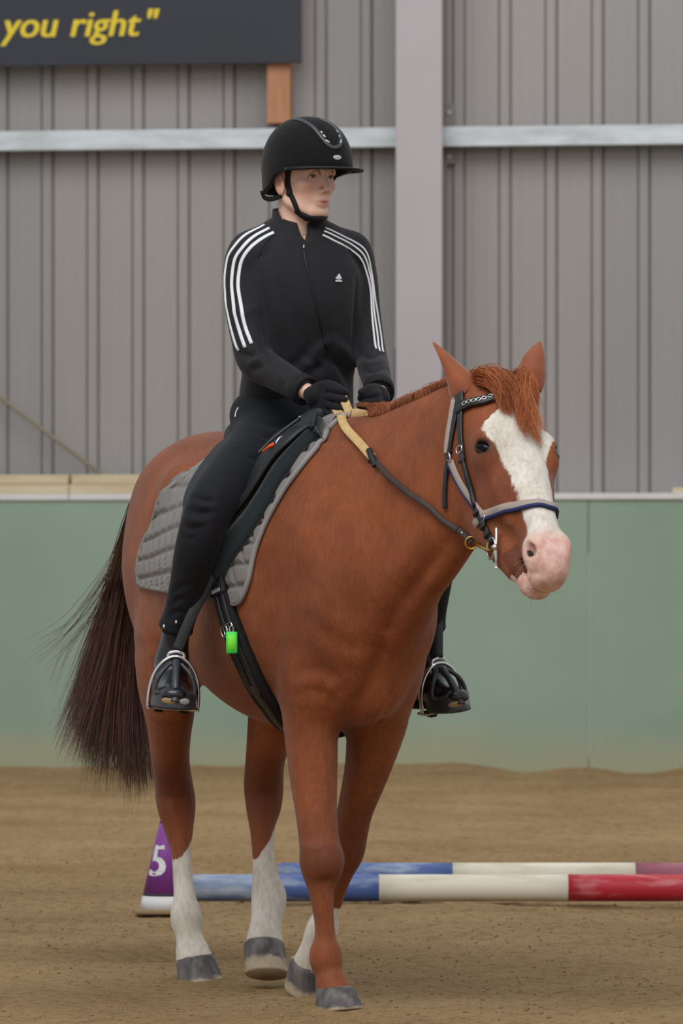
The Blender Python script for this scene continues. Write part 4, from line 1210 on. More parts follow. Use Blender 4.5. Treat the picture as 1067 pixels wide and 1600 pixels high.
# D ring, orange loop at the flap head
mb = MB().tube(smooth_path([at(.36, 431, 693), at(.36, 437, 684), at(.36, 442, 683), at(.36, 438, 692)], 20, True), .0022, 6, closed=True); mb.build('dee_ring', M_SIL, SAD, origin=SADB)
mb = MB().tube(smooth_path([at(.34, 408, 705), at(.345, 418, 698), at(.35, 428, 694)], 12), .006, 8); mb.build('orange_loop', mat('orange_webbing', (238, 96, 40), .7), SAD, origin=SADB)['label'] = 'bright orange loop'
P = smooth_path([at(.34, 404, 708), at(.35, 424, 688), at(.36, 446, 670), at(.37, 468, 654)], 24); mb = MB().tube(P, .0045, 8); mb.build('grab_strap', M_BLK, SAD, origin=SADB)

# girth
gp = [xphi(350, 900), xphi(352, 925), xphi(361, 960), xphi(373, 995), xphi(394, 1045), xphi(414, 1083), xphi(430, 1103)]
def girth():
    g = smooth_path([(a, b, 0) for a, b in gp], 60); pr = []; nn = []
    g = list(g[:, :2]); last = g[-1]
    for b in np.linspace(last[1] + .05, math.pi, 16): g.append(np.array([last[0] - .10 * (b - last[1]) / (math.pi - last[1]), b]))
    R = [wrap(a, -b) for a, b in g]; Lf = [wrap(a, b) for a, b in g[:-1]][::-1]
    P = np.array([r[0] for r in R + Lf]); Nn = nrm(np.array([r[1] for r in R + Lf]))
    for _ in range(6): P[1:-1] = .5 * P[1:-1] + .25 * (P[:-2] + P[2:]); Nn[1:-1] = nrm(Nn[:-2] + 2 * Nn[1:-1] + Nn[2:])
    w = np.full(len(P), .072); w[:30] = np.linspace(.05, .07, 30); w[-30:] = w[:30][::-1]
    V, F = ribbon_arr(P + Nn * .006, Nn, w, .016, sink=.006); sad_o(V, F, 'girth', mat('fleecy_black_girth', (26, 25, 27), .8, spec=.25, bump=.6, bscale=200))
    for dx in (-.014, .014):
        S = nrm(np.cross(tangents(P, False), Nn))
        V, F = ribbon_arr((P + Nn * .022 + S * dx)[:48], Nn[:48], .018, .004, sink=.002); sad_o(V, F, 'billet_strap', M_BLK)
    V, F = ribbon_arr((P + Nn * .022)[44:], Nn[44:], .024, .004, sink=.002); sad_o(V, F, 'girth_strap', mat('dark_brown_strap', (58, 50, 46), .5, spec=.4))
    V, F = ribbon_arr((P + Nn * .018)[4:12], Nn[4:12], .06, .010, sink=.004); sad_o(V, F, 'keeper', M_BLK2)
    i = 9; S = nrm(np.cross(tangents(P, False), Nn)); T = tangents(P, False)
    mb = MB()
    for k in range(5):
        c = P[i] + Nn[i] * .029 + S[i] * (k - 2) * .0085
        mb.tube(np.array([c - T[i] * .005, c + T[i] * .005]), .0022, 6)
    mb.build('white_stitching', mat('grey_thread', (160, 162, 166), .7), SAD, origin=SADB, kind='stuff')
    for i, wid in ((26, .05),):
        c = P[i] + Nn[i] * .028
        for dx in (-.015, .012):
            b = c + S[i] * dx; a, d = S[i] * .0125, T[i] * .011
            mb = MB().tube(smooth_path([b - a - d, b + a - d, b + a + d, b - a + d], 32, True), .0019, 6, closed=True)
            mb.tube(np.array([b - d, b + d * 1.2 + Nn[i] * .002]), .0014, 6); mb.build('buckle', M_SIL, SAD, origin=SADB)
    return P, Nn
GP, GN = girth()

# stirrups
def stirrup(side, top, cen, fdir, tilt, lea_top):
    """top: eye of the iron; cen: middle of the tread; fdir: where the toe points"""
    top = np.array(top); cen = np.array(cen); U = nrm(top - cen); fd = np.array(fdir); fd = nrm(fd - U * U.dot(fd)); Lr = np.cross(U, fd)
    H = np.linalg.norm(top - cen)
    base = empty('stirrup', (0, 0, 0)); base.parent = SAD
    W = lambda a, h, f=0: cen + Lr * a + U * h + fd * f
    arc = [(-.064, .0), (-.0645, .02), (-.062, .05), (-.054, .080), (-.038, .106), (-.018, .122), (0, .126), (.018, .122), (.038, .106), (.054, .080), (.062, .05), (.0645, .02), (.064, 0)]
    sc = (H - .010) / .126
    P = smooth_path([W(a, b * sc) for a, b in arc], 60)
    b = MB().tube(P, np.interp(np.linspace(0, 1, 60), [0, .4, .5, .6, 1], [.0048, .0052, .0062, .0052, .0048]), 10, up=fd, flat=1.5)
    b.tube(smooth_path([W(-.022, .121 * sc), W(-.018, .134 * sc), W(0, .139 * sc), W(.018, .134 * sc), W(.022, .121 * sc)], 20), .0042, 8, up=fd, flat=1.3)
    b.build('iron', M_SIL, base, origin=SADB)
    b = MB()
    for f in (-.019, .019): b.tube(np.array([W(-.064, -.001, f), W(.064, -.001, f)]), .004, 8)
    for a in (-.064, .064): b.tube(np.array([W(a, -.001, -.019), W(a, -.001, .019)]), .0045, 8)
    b.build('tread_bar', M_SIL, base, origin=SADB)
    R = np.array([Lr, fd, U])
    bb = MB().box((-.055, -.016, -.004), (.055, .016, .005), None, .003); V = cen + np.concatenate(bb.v) @ R
    sad_o(V, bb.f, 'tread_rubber', mat('black_rubber', (22, 22, 23), .8), None, base)
    for a in (-.036, .030):
        bb2 = MB().box((a - .012, -.014, -.013), (a + .012, .014, -.003), None, .004); sad_o(cen + np.concatenate(bb2.v) @ R, bb2.f, 'tread_stud', bpy.data.materials['black_rubber'], None, base)
    # plastic toe cage: a low wrap-round band, a centre strut and the two windows' rims
    MC = bpy.data.materials.get('grey_black_plastic') or mat('grey_black_plastic', (52, 54, 58), .38, spec=.5)
    n, m_ = 25, 7; G = []
    for i in range(n):
        q = (i / (n - 1) - .5) * math.pi * .98
        for j in range(m_):
            t = j / (m_ - 1); r = 1 - .10 * t
            top_h = .040 + .012 * math.cos(q * 2) ** 2
            G.append(W(.058 * math.sin(q) * r, .002 + top_h * t, .012 + .085 * math.cos(q) * (1 - .12 * t)))
    F = [(i * m_ + j, (i + 1) * m_ + j, (i + 1) * m_ + j + 1, i * m_ + j + 1) for i in range(n - 1) for j in range(m_ - 1)]
    o = sad_o(G, F, 'toe_cage', MC, None, base); md = o.modifiers.new('t', 'SOLIDIFY'); md.thickness = .004; md.offset = 0
    b = MB()
    b.tube(smooth_path([W(0, .112 * sc, .012), W(.0, .098 * sc, .034), W(.0, .075, .060), W(0, .048, .078), W(0, .02, .09)], 24), np.interp(np.linspace(0, 1, 24), [0, .3, .7, 1], [.012, .009, .010, .014]), 10, up=Lr, flat=1.0)
    for sg in (-1, 1):
        b.tube(smooth_path([W(sg * .012, .110 * sc, .012), W(sg * .036, .088 * sc, .030), W(sg * .050, .060, .036), W(sg * .050, .036, .040)], 20), .0058, 8)
        b.tube(smooth_path([W(sg * .012, .060, .074), W(sg * .030, .044, .070), W(sg * .048, .040, .050)], 14), .006, 8)
    b.build('cage_strut', MC, base, origin=SADB)
    for a, w_, mm in ((.026, .015, 'grey_insert'), (-.016, .020, 'tan_badge')):
        c2 = (150, 152, 152) if mm == 'grey_insert' else (150, 126, 84)
        mt = bpy.data.materials.get(mm) or mat(mm, c2, .5)
        q0 = math.asin(a / .058)
        c = W(a * .97, .024, .012 + .083 * math.cos(q0)); nn = nrm(fd * math.cos(q0) + Lr * math.sin(q0)); tt = np.cross(U, nn)
        V, F = uv_ball(c, (w_, .0035, .0085), np.array([tt, nn, U]), 18, 8); sad_o(V, F, 'badge', mt, 'tan oval badge' if mm == 'tan_badge' else 'pale grey oval badge', base)
    # leather
    P = smooth_path([lea_top, top * .5 + np.array(lea_top) * .5 + np.array([0, side * .006, 0]), top + U * .004], 20)
    ly = nrm(np.array([.91, -.41, 0]))
    V, F = ribbon_arr(P, np.tile(ly, (20, 1)), .028, .004); sad_o(V, F, 'stirrup_leather', M_BLK)
    V, F = ribbon_arr(P + ly * -.006, np.tile(ly, (20, 1)), .028, .004); sad_o(V, F, 'stirrup_leather', M_BLK)
SR_TOP, SR_CEN = at(.215, 276, 1020), at(.205, 270, 1106)
SL_TOP, SL_CEN = at(.215, 684, 1030), at(.205, 692, 1109)
FR = nrm(np.array([.94, -.34, -.0])); FL = nrm(np.array([.96, .10, 0.]))
stirrup(-1, SR_TOP, SR_CEN, FR, 0, at(.235, 333, 896))
stirrup(1, SL_TOP, SL_CEN, FL, 0, at(.17, 676, 900))

# green key tag hanging from the girth buckle
kt = np.array(ray(HB, 362, 1004)[0]); kb = np.array(at(kt[0] + .075, 362, 1004))
TAGT = thing_at('key_tag', 'bright green plastic tag hanging from the girth buckle', 'tag', kb)
up_ = nrm(np.array([.03, -.03, 1.0])); nv_ = nrm(np.array([.9, -.42, 0.]) + 0); nv_ = nrm(nv_ - up_ * up_.dot(nv_)); sd_ = np.cross(up_, nv_)
R = np.array([sd_, nv_, up_])
b = MB().box((-.0145, -.003, -.028), (.0145, .003, .028), None, .0025); mesh_obj('tag_body', np.concatenate(b.v) @ R, b.f, mat('green_plastic', (66, 228, 84), .4), TAGT)
b = MB().box((-.0095, .003, -.018), (.0095, .0036, .020), None, .0002); mesh_obj('paper_insert', np.concatenate(b.v) @ R, b.f, mat('lime_paper', (128, 240, 60), .6), TAGT)['label'] = 'lime green paper insert'
b = MB().tube(smooth_path(np.array([(0, 0, .026), (.006, 0, .034), (0, 0, .044), (-.006, 0, .034)]) @ R, 20, True), .0014, 6, closed=True); b.build('split_ring', M_SIL, TAGT)

# ---------------------------------------------------------------- bridle and headcollar
BRB = np.array(hp(.15, 0, .0))
BR = thing_at('bridle', 'black leather bridle with silver chain browband on the chestnut horse', 'bridle', BRB)
HC = thing_at('headcollar', 'greige and navy webbing headcollar worn under the black bridle', 'headcollar', BRB)
def rays(L, bv=None): return [np.array(ray(bv or HB, *q)[0]) for q in L]
def mir(P): return [hp(c[0], -c[1], c[2]) for c in head_co(np.array(P))]
def strap(name, P, w, t, m, parent, off=.002, n=50, base=BRB, bv=None, closed=False, lab=None, shift=0.0, rel=6):
    P = smooth_path(P, n, closed); Q, Nn = snap(bv or HB, P, off, rel)
    for _ in range(3): Q[1:-1] = .5 * Q[1:-1] + .25 * (Q[:-2] + Q[2:])
    if shift: Q = Q + nrm(np.cross(tangents(Q, closed), Nn)) * shift
    V, F = ribbon_arr(Q, Nn, w, t, closed, sink=.002)
    o = mesh_obj(name, V, F, m, parent, origin=base)
    if lab: o['label'] = lab
    return Q, Nn
cheekR = rays([(722, 634), (722, 680), (730, 735), (744, 785), (762, 828), (772, 848)])
cheekL = mir(cheekR)
strap('cheekpiece', cheekR, .017, .004, M_BLK, BR, .006); strap('cheekpiece', cheekL, .017, .004, M_BLK, BR, .006)
crown = [cheekR[0], hp(-.055, -.085, -.03), hp(-.075, -.045, .0), hp(-.08, 0, .01), hp(-.075, .045, .0), hp(-.055, .085, -.03), cheekL[0]]
strap('headpiece', crown, .028, .005, M_BLK, BR, .006)
throat = rays([(717, 640), (707, 690), (700, 735), (697, 770), (697, 794)])
for th_ in (throat, mir(throat)): strap('throatlatch', th_, .012, .004, M_BLK, BR, .006, 40)
bb = rays([(717, 642), (735, 632), (758, 628)]); bbl = mir(bb)
brow = bb + [hp(.055, -.03, .02), hp(.058, 0, .024), hp(.055, .03, .02)] + bbl[::-1]
BQ, BN = strap('browband', brow, .024, .008, M_BLK, BR, .006, 80)
for i in range(8, 72, 3):
    c = BQ[i] + BN[i] * .010; T = tangents(BQ, False)[i]; S = np.cross(T, BN[i])
    mb = MB().tube(smooth_path([c - T * .0065, c - S * .0048, c + T * .0065, c + S * .0048], 16, True), .0015, 6, closed=True)
    mb.build('chain_link', M_SIL, BR, origin=BRB)
# billets, keepers, buckle on the right cheek (and the left)
for ck in (cheekR, cheekL):
    P = smooth_path(ck, 50); Q, Nn = snap(HB, P, .012, 6); T = tangents(Q, False); S = nrm(np.cross(T, Nn))
    for i in (17, 33, 38, 43):
        V, F = ribbon_arr(np.array([Q[i] - T[i] * .004, Q[i] + T[i] * .004]), Nn[[i, i]], .021, .004, sink=.006); mesh_obj('keeper', V, F, M_BLK, BR, origin=BRB)
    i = 14; c = Q[i] + Nn[i] * .002
    mb = MB().tube(smooth_path([c - S[i] * .010 - T[i] * .007, c + S[i] * .010 - T[i] * .007, c + S[i] * .010 + T[i] * .007, c - S[i] * .010 + T[i] * .007], 30, True), .0018, 6, closed=True); mb.build('buckle', M_SIL, BR, origin=BRB)
    V, F = ribbon_arr(Q[15:32] - Nn[15:32] * .002 - S[15:32] * .004, Nn[15:32], .014, .004); mesh_obj('strap_end', V, F, M_BLK, BR, origin=BRB)
# bit
bitR = np.array(ray(HB, 784, 856)[0]); bn = -hs
def bit(sg):
    c0 = hp(*(np.array([1, sg * -1, 1]) * head_co(bitR[None])[0])) if sg > 0 else bitR
    out = hs * sg * .010
    root = empty('bit_side', (0, 0, 0)); root.parent = BR
    P = smooth_path([c0 + out + hA * (-.048) + hN * .022, c0 + out * 1.3 + hA * -.02 + hN * .010, c0 + out * 1.6, c0 + out * 1.3 + hA * .022 - hN * .020, c0 + out + hA * .032 - hN * .036], 30)
    MB().tube(P, np.interp(np.linspace(0, 1, 30), [0, .15, .5, .85, 1], [.0048, .0036, .0045, .0045, .0070]), 8).build('cheek_bar', M_SIL, root, origin=BRB)
    V, F = uv_ball(c0 + out * 1.8, .0085, None, 16, 10); mesh_obj('boss', V, F, M_SIL, root, origin=BRB)
    rc = c0 + out * 1.6 - hA * .020 - hN * .022
    q = np.linspace(0, 2 * math.pi, 36, endpoint=False)
    ring = np.array([rc + (hA * math.cos(a) + hN * math.sin(a)) * .026 for a in q])
    MB().tube(ring, .0030, 8, closed=True).build('bit_ring', M_SIL, root, origin=BRB)
    return c0, rc
b0, rcR = bit(-1); b1, rcL = bit(1)
MB().tube(np.array([b0 + hs * .004, (b0 + b1) / 2 - hN * .005, b1 - hs * .004]), .006, 10).build('mouthpiece', M_SIL, BR, origin=BRB)
# headcollar
ncR = rays([(757, 806), (775, 799), (800, 793), (825, 789), (846, 788), (860, 792)])
nc = ncR + [hp(*(head_co(ncR[2][None])[0] * (1, -1, 1))), hp(*(head_co(ncR[0][None])[0] * (1, -1, 1)))]
for a, w_, m_, sh in ((0, .024, M_HGREY, 0), (1, .010, M_NAVY, 1)):
    strap('noseband' if a == 0 else 'noseband_edge', nc, w_, .004 + .0012 * a, m_, HC, .005, 70, lab=None if a == 0 else 'navy blue edge', shift=.0085 if a else 0)
jaw = [nc[0], hp(.30, -.06, -.17), hp(.27, -.03, -.235), hp(.27, .03, -.235), hp(.30, .06, -.17), nc[-1]]
strap('chin_strap', jaw, .022, .004, M_HGREY, HC, .005, 50)
ckR = rays([(706, 722), (716, 745), (732, 772), (746, 792), (757, 806)]); ckL = mir(ckR)
for ck in (ckR, ckL):
    sg = 1 if ck is ckR else -1
    strap('cheek_strap', ck, .022, .004, M_HGREY, HC, .005, 30); strap('cheek_strap_edge', ck, .008, .0052, M_NAVY, HC, .005, 30, lab='navy blue edge', shift=.009 * sg)
upR = rays([(713, 626), (707, 660), (702, 695), (702, 708)]); upL = mir(upR)
hd_ = [upR[0], hp(-.085, -.085, -.04), hp(-.105, 0, .0), hp(-.085, .085, -.04), upL[0]]
for ck in (upR, upL): 
    sg = 1 if ck is upR else -1
    strap('head_strap', ck, .018, .004, M_HGREY, HC, .004, 24, shift=.004 * sg); strap('head_strap_edge', ck, .010, .0048, M_NAVY, HC, .004, 24, lab='navy blue edge', shift=-.008 * sg)
strap('poll_strap', hd_, .022, .004, M_HGREY, HC, .003, 40)
for s_, P0 in ((-1, (706, 714)),):
    c = np.array(ray(HB, *P0)[0]); c2 = hp(*(head_co(c[None])[0] * (1, -1, 1)))
    for cc in (c, c2):
        mb = MB().tube(smooth_path([cc + hA * .016 + hs * s_ * .008, cc + hN * .009 + hs * s_ * .01, cc - hA * .014 + hs * s_ * .008, cc - hN * .009 + hs * s_ * .01], 24, True), .0022, 6, closed=True); mb.build('ring', M_SIL, HC, origin=BRB)
for P0 in (nc[0], nc[-1]):
    q = P0 + (P0 - hp(.33, 0, -.08)) * .06
    mb = MB().tube(smooth_path([q - hA * .013 - hN * .010, q + hA * .013 - hN * .010, q + hA * .013 + hN * .010, q - hA * .013 + hN * .010], 28, True), .0021, 6, closed=True); mb.build('square_ring', M_SIL, HC, origin=BRB)

# reins
def rein(side):
    RN = thing_at('reins', 'worn brown leather rein with tan webbing grip on the near side of the neck' if side < 0 else 'tan webbing rein over the far side of the neck, held at the thumb', 'rein', (.6, side * .1, 1.4))
    rb = (.6, side * .1, 1.4)
    if side < 0:
        mid = [np.array(ray(HB, px, py)[0]) + np.array(ray(HB, px, py)[1]) * .014 for px, py in ((572, 702), (588, 718), (612, 745), (640, 768), (672, 790))]
        P1 = smooth_path([at(.372, 524, 638), at(.46, 542, 667), mid[0], mid[1]], 26)
        P2 = smooth_path([mid[1], mid[2], mid[3], mid[4], np.array(at(.93, 702, 814)), np.array(at(.985, 730, 832)), np.array(at(1.02, 745, 842))], 60)
    else:
        mid = [np.array(at(.385, 534, 616)), np.array(at(.42, 544, 640)), np.array(at(.455, 554, 662)), np.array([.475, .085, 1.46]), np.array([.51, .15, 1.40])]
        P1 = smooth_path(mid, 26)
        P2 = smooth_path([mid[-1], (.60, .19, 1.34), (.74, .21, 1.30), (.93, .21, 1.24), rcL - hA * .03], 50)
    P1 = push_out(HB, P1, .010); P2 = push_out(HB, P2, .010); P2[0] = P1[-1]
    cam_ = np.array([.90, -.40, .12])
    for nm, P, m_, w_ in (('rein_grip', P1, M_TAN, .0225), ('rein_strap', P2, M_BRN, .0155)):
        Nn = np.tile(nrm(cam_ * np.array([1, 1 if side < 0 or nm == 'rein_grip' else -1, 1])), (len(P), 1))
        T = tangents(P, False); Nn = nrm(Nn - T * (Nn * T).sum(1, keepdims=True))
        V, F = ribbon_arr(P, Nn, w_, .004); mesh_obj(nm, V, F, m_, RN, origin=rb)
    if side < 0:
        # rein stop, stud, brass clip
        c = mid[1]; mb = MB().tube(smooth_path([at(.60, 585, 698), c + (.006, -.006, .0), at(.60, 575, 729)], 10), .005, 8); mb.tube(smooth_path([c - (.02, 0, -.018), c + (.004, -.004, .002), c + (.02, 0, -.022)], 8), .009, 8); mb.build('rein_stop', M_BLK2, RN, origin=rb)
        for k_ in (44, 52):
            V, F = ribbon_arr(np.array([P2[k_], P2[k_ + 1]]), np.tile(nrm(cam_), (2, 1)), .020, .005, sink=.003); mesh_obj('keeper', V, F, M_BRN, RN, origin=rb)
        V, F = uv_ball(P2[48] + cam_ * .004, .0035, None, 10, 6); mesh_obj('stud', V, F, M_SIL, RN, origin=rb)
        e = P2[-1]; q = np.linspace(0, 2 * math.pi, 24, endpoint=False); lt = nrm(np.array([.4, .9, 0])); 
        mb = MB().tube(np.array([e + (lt * math.cos(a) + up * math.sin(a)) * .015 for a in q]), .0024, 6, closed=True)
        mb.tube(smooth_path([e + lt * .012, e * .5 + rcR * .5 + (.01, -.01, -.002), rcR + hA * .012], 10), .0042, 8); mb.build('snap_hook', M_BRASS, RN, origin=rb)['label'] = 'brass snap hook'
    else:
        V, F = ribbon_arr(P1[10:12], np.tile(nrm(cam_), (2, 1)), .020, .006, sink=.003); mesh_obj('grip_stop', V, F, M_BRN, RN, origin=rb)
rein(-1); rein(1)
# ---------------------------------------------------------------- the rider
RB = (.0, 0, 1.47)
RID = thing_at('person', 'rider in black tracksuit and black riding helmet sitting astride the horse', 'person', RB)
def rid(V, F, name, m, lab=None, parent=None, attrs=None):
    o = mesh_obj(name, V, F, m, RID if parent is None else parent, origin=RB, attrs=attrs)
    if lab: o['label'] = lab
    return o
TS = (math.sin(math.radians(10)), math.cos(math.radians(10)), 0)
def A(x, px, py): return np.array(at(x, px, py))
legR = [A(.02, 422, 672), A(.11, 398, 708), A(.21, 362, 748), A(.285, 330, 790), A(.27, 311, 845), A(.22, 297, 900), A(.175, 285, 948), A(.155, 277, 978)]
legL = [A(.02, 490, 672), A(.11, 545, 705), A(.21, 620, 745), A(.285, 674, 790), A(.27, 681, 845), A(.22, 678, 900), A(.175, 672, 948), A(.155, 671, 975)]
rleg = [.085, .080, .070, .062, .058, .051, .044, .042]
torso = [A(-.01, 462, 668), A(.0, 463, 630), A(.02, 466, 585), A(.04, 468, 530), A(.055, 468, 475), A(.055, 466, 425), A(.05, 464, 392), A(.045, 463, 368)]
rtor = [(.150, .115), (.152, .112), (.148, .108), (.152, .112), (.165, .118), (.158, .108), (.115, .085), (.062, .06)]
armR = [A(.035, 392, 398), A(.03, 381, 425), A(.05, 381, 475), A(.085, 389, 525), A(.115, 400, 562), A(.18, 430, 583), A(.25, 458, 600), A(.285, 474, 609)]
rarR = [.052, .055, .052, .049, .047, .043, .037, .034]
armL = [A(.06, 545, 398), A(.065, 558, 425), A(.08, 567, 478), A(.11, 575, 528), A(.14, 581, 562), A(.21, 586, 583), A(.28, 591, 603), A(.305, 592, 611)]
rarL = [.050, .050, .044, .042, .042, .040, .036, .034]

# trousers
f = Field((-.22, -.52, .90), (.42, .52, 1.68), .0055)
f.ell((.0, .005, 1.52), (.115, .122, .09), .05)
f.ell((-.04, 0, 1.53), (.09, .13, .08), .05)
f.sweep(legR, rleg, (.5, .85, 0), .05); f.sweep(legL, rleg, (.5, .85, 0), .05)
def folds(f, P, amp=.004, r=(.05, .006), op='s', side=(0, 1, 0), k=.012): f.sweep(P, [(r[1], r[1])] * len(P), side, k, op=op)
V, F = f.mesh(); V = relax(V, F, 2); _b = bvh_of(V, F)
def lx(L, b):
    o = []
    for q in L:
        h = ray(b, *q)[0]
        if h is not None: o.append(np.array(h))
    return o
V = crease(V, F, [(lx(L, _b), a, w) for L, a, w in (
    ([(303, 776), (318, 782), (338, 784)], -.007, .008), ([(300, 786), (318, 791), (336, 792)], .005, .007), ([(294, 796), (312, 802), (334, 800)], -.007, .008), ([(288, 808), (304, 814), (322, 814)], .005, .007), ([(284, 820), (300, 826), (318, 822)], -.006, .008), ([(282, 838), (296, 842), (310, 836)], -.004, .008),
    ([(392, 656), (425, 664), (462, 660)], -.006, .010), ([(388, 672), (420, 684), (455, 682)], -.006, .010), ([(378, 690), (410, 704), (440, 700)], .005, .010), ([(372, 706), (400, 718), (425, 716)], -.005, .010),
    ([(356, 730), (340, 780), (325, 840), (310, 900)], .003, .012), ([(330, 860), (318, 900), (306, 940)], -.004, .010), ([(266, 950), (276, 938), (290, 936)], -.005, .008), ([(262, 968), (274, 956), (292, 958)], -.005, .007), ([(268, 930), (280, 918), (300, 912)], -.004, .009))])
V = V + vnormals(V, F) * (noise3(V, 14, 3) * .003)[:, None]
M_TRO = mat('black_trouser_cloth', (25, 26, 32), .8, spec=.2, sheen=.05, bump=.25, bscale=22, vary=.1, vscale=9)
rid(V, F, 'trousers', M_TRO); TB = bvh_of(V, F)
# hems with their small zip ends
for L in (legR, legL):
    d = nrm(L[-1] - L[-2]); c = L[-1] + d * .006; u = nrm(np.cross(d, (0, 1, 0))); w = np.cross(d, u); q = np.linspace(0, 2 * math.pi, 30, endpoint=False)
    rr = [.044 + .010 * max(0, -math.cos(a)) for a in q]
    P1 = np.array([c + (u * math.cos(a) + w * math.sin(a)) * r_ for a, r_ in zip(q, rr)]); P0 = P1 - d * .05 - (P1 - c) * .18; P2 = P1 + d * .006 - (P1 - c) * .05
    V = np.concatenate([P0, P1, P2]); n = 30; F = [(k * n + i, k * n + (i + 1) % n, (k + 1) * n + (i + 1) % n, (k + 1) * n + i) for k in range(2) for i in range(n)]
    o = rid(V, F, 'trouser_hem', M_TRO); md = o.modifiers.new('t', 'SOLIDIFY'); md.thickness = .003
for px, py in ((262, 979), (281, 972)):
    p = A(.205, px, py) + np.array([.0, -.01, 0]); V, F = uv_ball(p, (.004, .004, .0055), None, 10, 6); rid(V, F, 'zip_pull', M_SIL)
for L in ([(373, 637), (369, 645), (368, 652)], [(466, 652), (472, 651), (478, 653)]):
    P = [np.array(h[0]) for h in (ray(TB, *q) for q in L) if h[0] is not None]
    if len(P) > 1:
        Q, Nn = snap(TB, smooth_path(P, 10), .001, 2); V, F = ribbon_arr(Q, Nn, .005, .0015); rid(V, F, 'white_pocket_piping', mat('white_piping', (226, 226, 228), .6))
# boots
def boot(L, cen, fd, side):
    cen = np.array(cen); fd = nrm(np.array(fd)); an = L[-1] + nrm(L[-1] - L[-2]) * .035
    heel = cen - fd * .135 + np.array([0, 0, .028]); f = Field(np.minimum(np.minimum(an, heel), cen) - .12, np.maximum(np.maximum(L[-1], an), cen + fd * .1) + .1, .0045)
    ank = heel + fd * .045 + np.array([0, 0, .075]); sdv = np.cross(fd, (0, 0, 1))
    f.sweep([L[-2], L[-1], ank, heel + fd * .03 + (0, 0, .035)], [(.036, .036), (.036, .038), (.038, .045), (.036, .045)], sdv, .02)
    f.sweep([heel, heel + fd * .06 + (0, 0, .004), cen - fd * .02 + (0, 0, .034), cen + fd * .04 + (0, 0, .030), cen + fd * .072 + (0, 0, .026)], [(.033, .030), (.034, .036), (.043, .032), (.042, .027), (.034, .022)], sdv, .03)
    f.sweep([ank + fd * .01, cen - fd * .03 + (0, 0, .050)], [(.034, .034), (.036, .024)], sdv, .04)
    V, F = f.mesh(); V = relax(V, F, 2)
    root = rid(V, F, 'boot', M_BOOT)
    b = MB().box((-.035, -.13, -.010), (.035, -.07, .008), None, .006); 
    R = np.array([sdv, fd, (0, 0, 1.)]); mesh_obj('heel_block', cen + np.array([0, 0, .0]) + np.concatenate(b.v) @ R, b.f, mat('boot_sole', (24, 23, 23), .8), root, origin=(0, 0, 0)).location = -Vector(RB)
    return an
M_BOOT = mat('glossy_black_boot', (22, 22, 27), .27, spec=.5, coat=.15)
boot(legR, np.array(SR_CEN) + (0, 0, .010), FR, -1); boot(legL, np.array(SL_CEN) + (0, 0, .010), FL, 1)

# jacket
f = Field((-.2, -.32, 1.44), (.42, .34, 2.06), .0050)
f.sweep(torso[:7], rtor[:7], TS, 0, 2.2, sub=6)
f.sweep(armR, rarR, (0, 0, 1), .03); f.sweep(armL, rarL, (0, 0, 1), .03)
sh = [torso[6] + np.array([0, 0, .0])]
f.sweep([armR[0] + (0, .0, .0), torso[6] + (0, -.02, .015), torso[6] + (0, .02, .015), armL[0]], [(.05, .045), (.07, .055), (.07, .055), (.05, .045)], (1, 0, 0), .04)
f.sweep([armR[0] + (0, 0, .008), torso[7] + (0, -.02, -.030)], [.035, .040], (1, 0, 0), .05); f.sweep([armL[0] + (0, 0, .008), torso[7] + (0, .02, -.030)], [.035, .040], (1, 0, 0), .05)
for L_ in (armR, armL):
    d_ = nrm(L_[-1] - L_[-2]); u_ = nrm(np.cross(d_, (0, 0, 1.))); f.ell(L_[-1] + d_ * .052, (.048, .07, .07), .002, np.array([d_, u_, np.cross(d_, u_)]), op='s')
f.sweep([A(.050, 464, 318), A(.055, 466, 345), A(.062, 468, 366)], [.055, .054, .048], (0, 1, 0), .012, op='s')
f.ell(A(.125, 475, 358), (.035, .012, .034), .012, op='s')
V, F = f.mesh(); V = relax(V, F, 2); _b = bvh_of(V, F)
V = crease(V, F, [(lx(L, _b), a, w) for L, a, w in (
    ([(368, 548), (388, 556), (410, 548)], -.010, .010), ([(366, 560), (388, 568), (410, 560)], .006, .009), ([(372, 574), (392, 580), (412, 572)], -.008, .010), ([(412, 545), (420, 560), (424, 580)], -.008, .009), ([(425, 560), (434, 574), (438, 592)], .005, .009),
    ([(440, 575), (447, 590), (446, 606)], -.005, .009), ([(352, 500), (370, 514), (398, 514)], -.004, .014), ([(352, 470), (376, 490), (404, 480)], .004, .014),
    ([(408, 430), (412, 480), (416, 530), (420, 548)], -.008, .012), ([(402, 405), (416, 395), (430, 372)], -.004, .010), ([(545, 400), (558, 412), (566, 430)], -.004, .010), ([(556, 440), (556, 490), (556, 540)], -.010, .010),
    ([(560, 552), (578, 558), (598, 552)], -.009, .009), ([(562, 564), (580, 570), (602, 564)], .006, .008), ([(562, 578), (582, 582), (604, 576)], -.007, .009),
    ([(470, 600), (482, 570), (498, 545), (515, 532)], .009, .014), ([(478, 612), (495, 575), (512, 555)], -.014, .014), ([(520, 534), (540, 550), (552, 580), (560, 605)], .009, .014), ([(510, 560), (530, 572), (545, 600)], -.014, .014),
    ([(440, 600), (460, 570), (480, 545)], -.007, .014), ([(430, 585), (470, 560), (510, 520)], -.004, .016), ([(500, 420), (505, 460), (512, 500)], .004, .02), ([(440, 420), (445, 470), (455, 520)], -.004, .02), ([(380, 618), (410, 626), (450, 622)], -.006, .010), ([(378, 634), (410, 640), (450, 636)], .004, .010))])
V = V + vnormals(V, F) * (noise3(V, 11, 9) * .0065)[:, None]
M_JAC = mat('black_track_jacket', (29, 29, 33), .75, spec=.25, sheen=.10, bump=.2, bscale=26, vary=.08, vscale=7)
